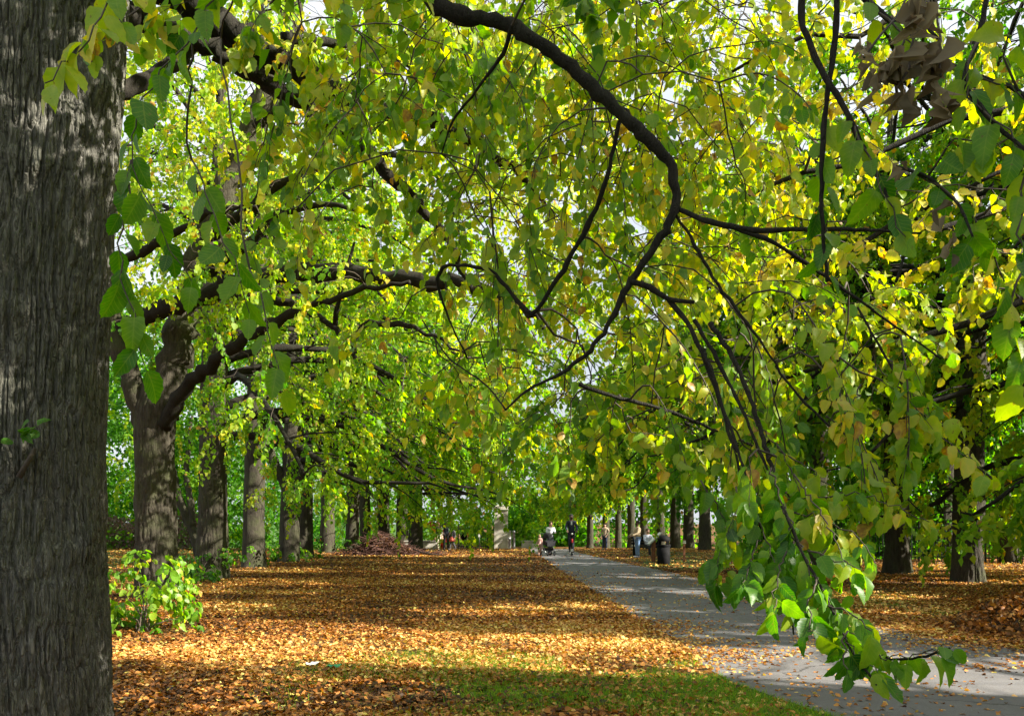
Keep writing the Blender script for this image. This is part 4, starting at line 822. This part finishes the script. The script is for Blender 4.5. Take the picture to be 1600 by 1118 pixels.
# heap of cut twigs and fallen branch
g = G(607, 40); t = thing('brush_heap', 'long low heap of reddish brown cut twigs under the left row', 'brush heap', g); mb = MB(); M_brush = plain('brush', (.085, .036, .024), rough=.85, scale=8)
for i in range(1500):
    q = rng.normal(0, .40); yy_ = rng.normal(0, .5); x_ = q * 2.5; hh = max(.08, 1.0 * math.exp(-(x_ + .55) ** 2 / .8) + .38 * math.exp(-(x_ - .6) ** 2 / 1.2)) * math.exp(-yy_ ** 2 / .9); c = g + (x_, yy_, rng.uniform(.02, 1) * hh)
    a = rng.normal(0, .7) + (0 if rng.random() < .7 else 1.5); l_ = rng.uniform(.15, .5); d = np.array([math.cos(a), math.sin(a), rng.normal(-.05, .28)]) * l_
    p0, p1 = c - d, c + d; p0[2] = max(p0[2], g[2] + .02); p1[2] = max(p1[2], g[2] + .02)
    mb.tube([p0, (p0 + p1) / 2 + rng.normal(0, .04, 3), p1], [.014, .010, .004], 3, cap=False)
mb.build('twig_tangle', M_brush, t, g)
m = 2500; x_ = rng.normal(0, 1.0, m); P = g + np.stack([x_, rng.normal(0, .45, m), rng.uniform(.02, 1, m) * (.85 * np.exp(-(x_ + .55) ** 2 / .8) + .3 * np.exp(-(x_ - .6) ** 2 / 1.2))], 1)
leaves_mesh('withered_leaves', P, rng.normal(0, 1, (m, 3)), rng.normal(0, 1, (m, 3)), rng.uniform(.06, .13, m), np.clip(rng.normal(.12, .1, m), 0, .5), TC, M_litter, t, g)
g = G(668, 38.5); t = thing('fallen_branch', 'dark bare branch lying on the leaves right of the twig heap', 'branch', g); mb = MB(); limb(mb, [g + (-.7, .2, .3), g + (-.2, 0, .14), g + (.3, -.1, .06), g + (.8, -.2, .04)], [.03, .035, .03, .015], seed=401); mb.build('stem', M_limb, t, g)
mb = MB(); limb(mb, [g + (-.1, 0, .12), g + (.2, .2, .3), g + (.5, .35, .42)], [.02, .014, .006], seed=402); mb.build('side_branch', M_limb, t, g)
# heap of raked leaves at the right
g = np.array([8.3, 12.2, 0.]); t = thing('leaf_heap', 'raked heap of brown leaves at the right edge beside the path', 'leaf heap', g); mb = MB(); V = []; fc = []
for k in range(9):
    for i in range(28):
        q = k / 8; a = i / 28 * 6.2832; V.append(g + (math.cos(a) * 1.9 * q, math.sin(a) * 1.3 * q, .62 * (1 - q * q) ** 1.3 - .01 + .05 * rng.normal() * (q < .95)))
mb.add(V, [(k * 28 + i, (k + 1) * 28 + i, (k + 1) * 28 + (i + 1) % 28, k * 28 + (i + 1) % 28) for k in range(8) for i in range(28)], True); mb.build('mound', go.data.materials[0], t, g)
m = 6000; q = np.sqrt(rng.random(m)); a = rng.uniform(0, 6.28, m); P = g + np.stack([np.cos(a) * 1.95 * q, np.sin(a) * 1.35 * q, .62 * (1 - q * q) ** 1.3 + rng.uniform(0, .06, m)], 1)
o_ = leaves_mesh('heaped_leaves', P, np.stack([rng.normal(0, 1, m), rng.normal(0, 1, m), rng.normal(0, .4, m)], 1), rng.normal(0, .6, (m, 3)) + (0, 0, 1), rng.uniform(.05, .085, m), np.clip(.4 + rng.normal(0, .2, m), 0, .9), TB, M_litter, t, g, curl=.4, fold=.4)
# dropped litter
def scrap(label, px, py, mat, sx):
    x, y = gnd(px, py); V = []; n_ = 6
    for j in range(n_):
        for i in range(n_): V.append((x + (i / 5 - .5) * sx + rng.normal(0, .004), y + (j / 5 - .5) * sx * .7 + rng.normal(0, .004), .035 + rng.uniform(0, .03)))
    mb = MB(); mb.add(V, [(j * n_ + i, j * n_ + i + 1, (j + 1) * n_ + i + 1, (j + 1) * n_ + i) for j in range(n_ - 1) for i in range(n_ - 1)], True); tag(mb.build('litter_scrap', mat), label, 'litter')
scrap('crumpled white paper lying on the sunlit leaves', 488, 1043, M_white, .13); scrap('green wrapper lying on the sunlit leaves', 521, 1046, plain('green_wrapper', (.05, .35, .16), rough=.3), .14)

# ------------------------------------------------------------------ people
def skin(name, pts, edges, mat, parent, lv=2):
    me = bpy.data.meshes.new(name); me.from_pydata([p[:3] for p in pts], edges, []); o = link(bpy.data.objects.new(name, me), parent); me.materials.append(mat)
    md = o.modifiers.new('Skin', 'SKIN'); md.use_smooth_shade = True
    for i, p in enumerate(pts):
        sv = me.skin_vertices[0].data[i]; sv.radius = (p[3], p[3] * (p[4] if len(p) > 4 else 1)); sv.use_root = (i == 0)
    sb = o.modifiers.new('Subdivision', 'SUBSURF'); sb.levels = lv; sb.render_levels = lv; return o
SKIN = {'pale': plain('skin_pale', (.52, .30, .22), rough=.6, var=.08), 'dark': plain('skin_dark', (.10, .05, .03), rough=.6, var=.08)}
CL = {}
def cloth(c):
    if c not in CL: CL[c] = plain('cloth', c, rough=.9, var=.18, scale=14)
    return CL[c]
M_eye = plain('eye', (.02, .015, .012), rough=.2)
def person(label, loc, rz, h, arms, legs, top, legc, hair, skin_='pale', lean=0.0, longhair=False, skirt=None, bare=False, shoe=(.03, .03, .03), long_coat=0.0, shirt=None):
    """arms/legs: ((elbow),(wrist)) and ((knee),(ankle)) per side in a 1.75 m body facing -y"""
    t = thing('person', label, 'person', loc, rz); s = h / 1.75; ph = .93
    def up(p):                                # lean the upper body forward about the hips
        x, y, z = p; z -= ph; return (x * s, (y * math.cos(lean) - z * math.sin(lean)) * s, (ph + y * math.sin(-lean) * -1 * -1 + z * math.cos(lean)) * s)
    dn = lambda p: tuple(q * s for q in p)
    B = []; E = []
    def v(p, r, par=None, asp=1.0, low=False):
        B.append((*(dn(p) if low else up(p)), r * s, asp)); 
        if par is not None: E.append((par, len(B) - 1))
        return len(B) - 1
    pel = v((0, 0, .95), .12); wa = v((0, 0, 1.1), .115, pel); ch = v((0, 0, 1.30), .135, wa); sh = v((0, 0, 1.42), .10, ch); nk = v((0, 0, 1.50), .052, sh)
    hb = v((0, -.015, 1.56), .075, nk); hc = v((0, -.01, 1.645), .092, hb); v((0, 0, 1.715), .066, hc); v((0, -.115, 1.63), .016, hc)
    for sx in (-1, 1): v((sx * .098, .01, 1.635), .018, hc)
    A = []
    for sd, sx in ((0, -1), (1, 1)):
        el, wr = arms[sd]; s1 = v((sx * .175, 0, 1.40), .055, sh); e1 = v(el, .044, s1); w1 = v(wr, .028, e1); A.append((s1, e1, w1))
        d = np.array(wr) - np.array(el); d /= np.linalg.norm(d); pr = np.array((1., 0, 0)); pr = pr - d * d.dot(pr); pr /= max(np.linalg.norm(pr), 1e-6)
        pm = v(tuple(np.array(wr) + d * .06), .030, w1)
        for k, (off, ln) in enumerate(((-.028, .075), (-.010, .092), (.010, .088), (.028, .070))):
            f1 = v(tuple(np.array(wr) + d * .10 + pr * off), .0095, pm); f2 = v(tuple(np.array(wr) + d * (.10 + ln * .5) + pr * off * 1.1 + (0, -.008, -.006)), .0085, f1); v(tuple(np.array(wr) + d * (.10 + ln * .85) + pr * off * 1.1 + (0, -.03, -.02)), .007, f2)
        th = v(tuple(np.array(wr) + d * .045 - pr * .042 * sx), .011, pm); v(tuple(np.array(wr) + d * .085 - pr * .06 * sx), .009, th)
    Lg = []
    for sd, sx in ((0, -1), (1, 1)):
        kn, an = legs[sd]; h1 = v((sx * .09, 0, .90), .085, pel, low=True); k1 = v(kn, .058, h1, low=True); a1 = v(an, .040, k1, low=True); v((an[0] + sx * .02, an[1] - .15, max(an[2] - .05, .03)), .036, a1, low=True); Lg.append((h1, k1, a1))
    body = skin('body', B, E, SKIN[skin_], t)
    for sx in (-1, 1):
        e = MB(); e.ball(up((sx * .034, -.093, 1.648)), .011 * s, 8, 6); e.build('eye', M_eye, body)
    g_ = lambda i, f, add=.0: (*B[i][:3], B[i][3] * f + add * s)
    J = [(*up((0, 0, .86 - long_coat)), .150 * s), g_(pel, 1.0, .045), g_(wa, 1, .035), g_(ch, 1, .03), g_(sh, 1, .02), (*up((0, 0, 1.475)), .068 * s)]; JE = [(0, 1), (1, 2), (2, 3), (3, 4), (4, 5)]
    for s1, e1, w1 in A:
        k = len(J); J += [g_(s1, 1, .02), g_(e1, 1, .02), g_(w1, 1, .017)]; JE += [(4, k), (k, k + 1), (k + 1, k + 2)]
    skin('jacket', J, JE, cloth(top), t)
    if shirt:
        mb = MB(); mb.box(up((0, -.135, 1.36)), (.07 * s, .03 * s, .17 * s)); mb.build('shirt_front', cloth(shirt), t)
    Q = [g_(pel, 1, .015)]; QE = []
    for h1, k1, a1 in Lg:
        k = len(Q); Q += [g_(h1, 1, .02), g_(k1, 1, .02), (*B[a1][:3], .06 * s)]; QE += [(0, k), (k, k + 1), (k + 1, k + 2)]
    if not bare: skin('trousers', Q, QE, cloth(legc), t)
    for h1, k1, a1 in Lg:
        p = np.array(B[a1][:3]); mb = MB(); mb.ball(p + (0, -.07 * s, -.035 * s), (.052 * s, .14 * s, .05 * s), 10, 7); mb.build('shoe', cloth(shoe), t)
    if skirt:
        mb = MB(); mb.lathe((0, 0, 0), [(.15 * s, 1.0 * s), (.20 * s, .82 * s), (.25 * s, .66 * s)], 16); mb.build('skirt', cloth(skirt), t)
    mb = MB(); mb.ball(up((0, .022, 1.675)), (.108 * s, .112 * s, .105 * s), 14, 10)
    if longhair: mb.ball(up((0, .06, 1.57)), (.095 * s, .06 * s, .15 * s), 12, 8)
    mb.build('hair', cloth(hair), t); return t
REL = (((-.22, .02, 1.13), (-.23, -.05, .88)), ((.22, .02, 1.13), (.23, -.05, .88)))
PK = (((-.27, .06, 1.16), (-.20, -.10, .98)), ((.27, .06, 1.16), (.20, -.10, .98)))
STAND = (((-.10, -.01, .50), (-.11, .02, .09)), ((.10, -.01, .50), (.11, .02, .09)))
WALK = (((-.09, -.12, .52), (-.09, -.20, .09)), ((.09, -.03, .50), (.09, .28, .14)))
PUSH = (((-.21, -.12, 1.16), (-.17, -.38, 1.08)), ((.21, -.12, 1.16), (.17, -.38, 1.08)))
person('person in an olive coat and pale trousers, leftmost of the three walkers', G(685, 45.5), .5, 1.60, REL, WALK, (.07, .07, .05), (.42, .37, .28), (.20, .11, .05), longhair=True, long_coat=.12)
person('tall person in a navy jacket and black trousers in the middle of the walkers', G(697, 46), .2, 1.76, PK, STAND, (.018, .022, .045), (.015, .015, .02), (.015, .012, .01), skin_='dark')
person('child in a dark jacket and coral skirt, rightmost of the three walkers', G(707, 46), -.6, 1.32, REL, WALK, (.05, .05, .06), (.06, .06, .07), (.25, .12, .05), skirt=(.75, .16, .12), longhair=True)
pp = G(856, 38.9)
person('person in a white top leaning over a black pram', pp + (.12, .55, 0), .25, 1.60, PUSH, WALK, (.62, .64, .68), (.10, .10, .14), (.10, .06, .03), lean=.22)
person('small child in pink walking beside the black pram', G(843, 38.6), .1, .98, REL, WALK, (.45, .28, .24), (.40, .25, .2), (.22, .13, .06))
person('rider in a navy jacket with white shirt standing on an upright scooter', G(893, 38.7) + (0, .15, .14), 0.0, 1.78, (((-.25, -.10, 1.15), (-.22, -.40, 1.02)), ((.25, -.10, 1.15), (.22, -.40, 1.02))), (((-.07, -.03, .50), (-.06, .12, .09)), ((.07, -.05, .50), (.06, -.10, .09))), (.016, .02, .04), (.02, .02, .035), (.012, .01, .01), skin_='dark', shirt=(.75, .75, .78))
person('person in a beige jacket and blue jeans facing the notice board', G(996, 36.5), -1.35, 1.62, (((-.22, -.10, 1.14), (-.18, -.34, 1.05)), ((.22, -.10, 1.14), (.18, -.34, 1.05))), STAND, (.50, .38, .25), (.16, .26, .45), (.03, .02, .015), skin_='dark', long_coat=.05, shoe=(.5, .5, .55))
SIT = (((-.11, -.42, .52), (-.11, -.44, .09)), ((.11, -.42, .52), (.11, -.44, .09)))
person('person in a white and navy top sitting behind the notice board', G(1012, 38) + (0, 0, -.36), .3, 1.62, (((-.22, -.12, 1.16), (-.12, -.36, 1.10)), ((.22, -.12, 1.16), (.12, -.36, 1.10))), (((-.11, -.42, .88), (-.11, -.44, .45)), ((.11, -.42, .88), (.11, -.44, .45))), (.55, .58, .68), (.02, .02, .03), (.10, .06, .04))
g = G(1010, 38.2); t = thing('bench', 'dark bench under the sitting person beside the notice board', 'bench', g)
mb = MB()
for k in range(4): mb.box(g + (0, -.15 + .12 * k, .43), (1.3, .1, .04))
mb.build('seat', M_black, t, g); mb = MB()
for k in range(3): mb.box(g + (0, .32 + .02 * k, .58 + .13 * k), (1.3, .04, .10))
mb.build('backrest', M_black, t, g)
for sx in (-1, 1):
    mb = MB(); mb.box(g + (sx * .55, -.12, .21), (.06, .06, .42)); mb.box(g + (sx * .55, .31, .45), (.06, .06, .9)); mb.box(g + (sx * .55, .1, .39), (.05, .42, .04)); mb.build('leg', M_black, t, g)
person('figure in grey patterned trousers half hidden by the drooping leaves', G(1134, 31.6), .4, 1.68, REL, WALK, (.10, .07, .07), (.26, .25, .26), (.05, .03, .02), shoe=(.4, .4, .4))
person('small dark-haired figure in a fawn top under the far right trees', G(945, 47), -.5, 1.5, PK, STAND, (.40, .31, .22), (.03, .04, .09), (.01, .01, .01), longhair=True)
# pram
M_pram = cloth((.014, .014, .018)); g = pp; t = thing('pram', 'black pram with a round hood on the path edge', 'pram', g, .25)
def loc(*p): return np.array(p, float)
mb = MB(); V = []
for k in range(8):
    for i in range(14):
        th = math.pi * .5 * k / 7; ph_ = math.pi * i / 13; V.append((.25 * math.cos(ph_) * math.cos(th * .6), .10 - .38 * math.sin(th) * (.45 + .55 * math.sin(ph_)), .74 + .36 * math.sin(ph_) * math.cos(th * .75)))
mb.add(V, [(k * 14 + i, k * 14 + i + 1, (k + 1) * 14 + i + 1, (k + 1) * 14 + i) for k in range(7) for i in range(13)], True); mb.build('hood', M_pram, t)
mb = MB(); mb.box((0, -.12, .60), (.44, .72, .22), taper=1.1); mb.box((0, -.42, .55), (.38, .25, .2)); mb.build('carrycot', M_pram, t)
mb = MB(); mb.box((0, -.05, .30), (.36, .55, .12)); mb.build('basket', M_pram, t)
mb = MB()
for sx in (-1, 1):
    mb.tube([(sx * .24, -.48, .15), (sx * .23, 0, .45), (sx * .23, .45, 1.0), (sx * .20, .5, 1.02)], .014, 6); mb.tube([(sx * .25, .35, .17), (sx * .23, 0, .5)], .014, 6)
mb.tube([(-.2, .5, 1.02), (.2, .5, 1.02)], .016, 6); mb.build('chassis', M_grey, t)
def wheel(t, c, r, w_, mat):
    mb = MB(); c = np.array(c, float); a = np.linspace(0, 2 * math.pi, 25); mb.tube([c + (0, r * math.cos(q), r * math.sin(q)) for q in a], w_, 6, cap=False)
    wo = mb.build('wheel', mat, t); mb = MB()
    for k in range(5): mb.tube([c, c + (0, r * math.cos(k * 1.2566), r * math.sin(k * 1.2566))], .008, 4)
    mb.tube([c - (.03, 0, 0), c + (.03, 0, 0)], .02, 8); mb.build('rim', M_grey, wo)
for c, r in (((-.25, .35, .16), .14), ((.25, .35, .16), .14), ((-.17, -.48, .115), .095), ((.17, -.48, .115), .095)): wheel(t, c, r, .02, M_black)
# scooter
g = G(893, 38.7); t = thing('kick_scooter', 'black and white upright scooter with a red band under the rider in navy', 'scooter', g)
mb = MB(); mb.box((0, .12, .115), (.16, .62, .05)); mb.build('deck', M_white, t); mb = MB(); mb.tube([(0, -.24, .14), (0, -.32, .5), (0, -.36, 1.08)], [.04, .032, .026], 8); st_ = mb.build('stem', M_black, t); mb = MB(); mb.tube([(0, -.37, .62), (0, -.39, .80)], .04, 8); mb.build('red_band', M_redp, st_)
mb = MB(); mb.tube([(-.27, -.36, 1.10), (0, -.37, 1.11), (.27, -.36, 1.10)], .017, 6); mb.build('handlebar', M_black, t); mb = MB(); mb.ball((0, -.41, 1.02), .05); mb.build('headlight', M_white, t)
mb = MB(); mb.box((0, -.33, .27), (.1, .16, .10)); mb.box((0, .42, .20), (.1, .2, .05)); mb.build('mudguard', M_white, t)
wheel(t, (0, -.32, .115), .10, .028, M_black); wheel(t, (0, .45, .115), .10, .028, M_black)
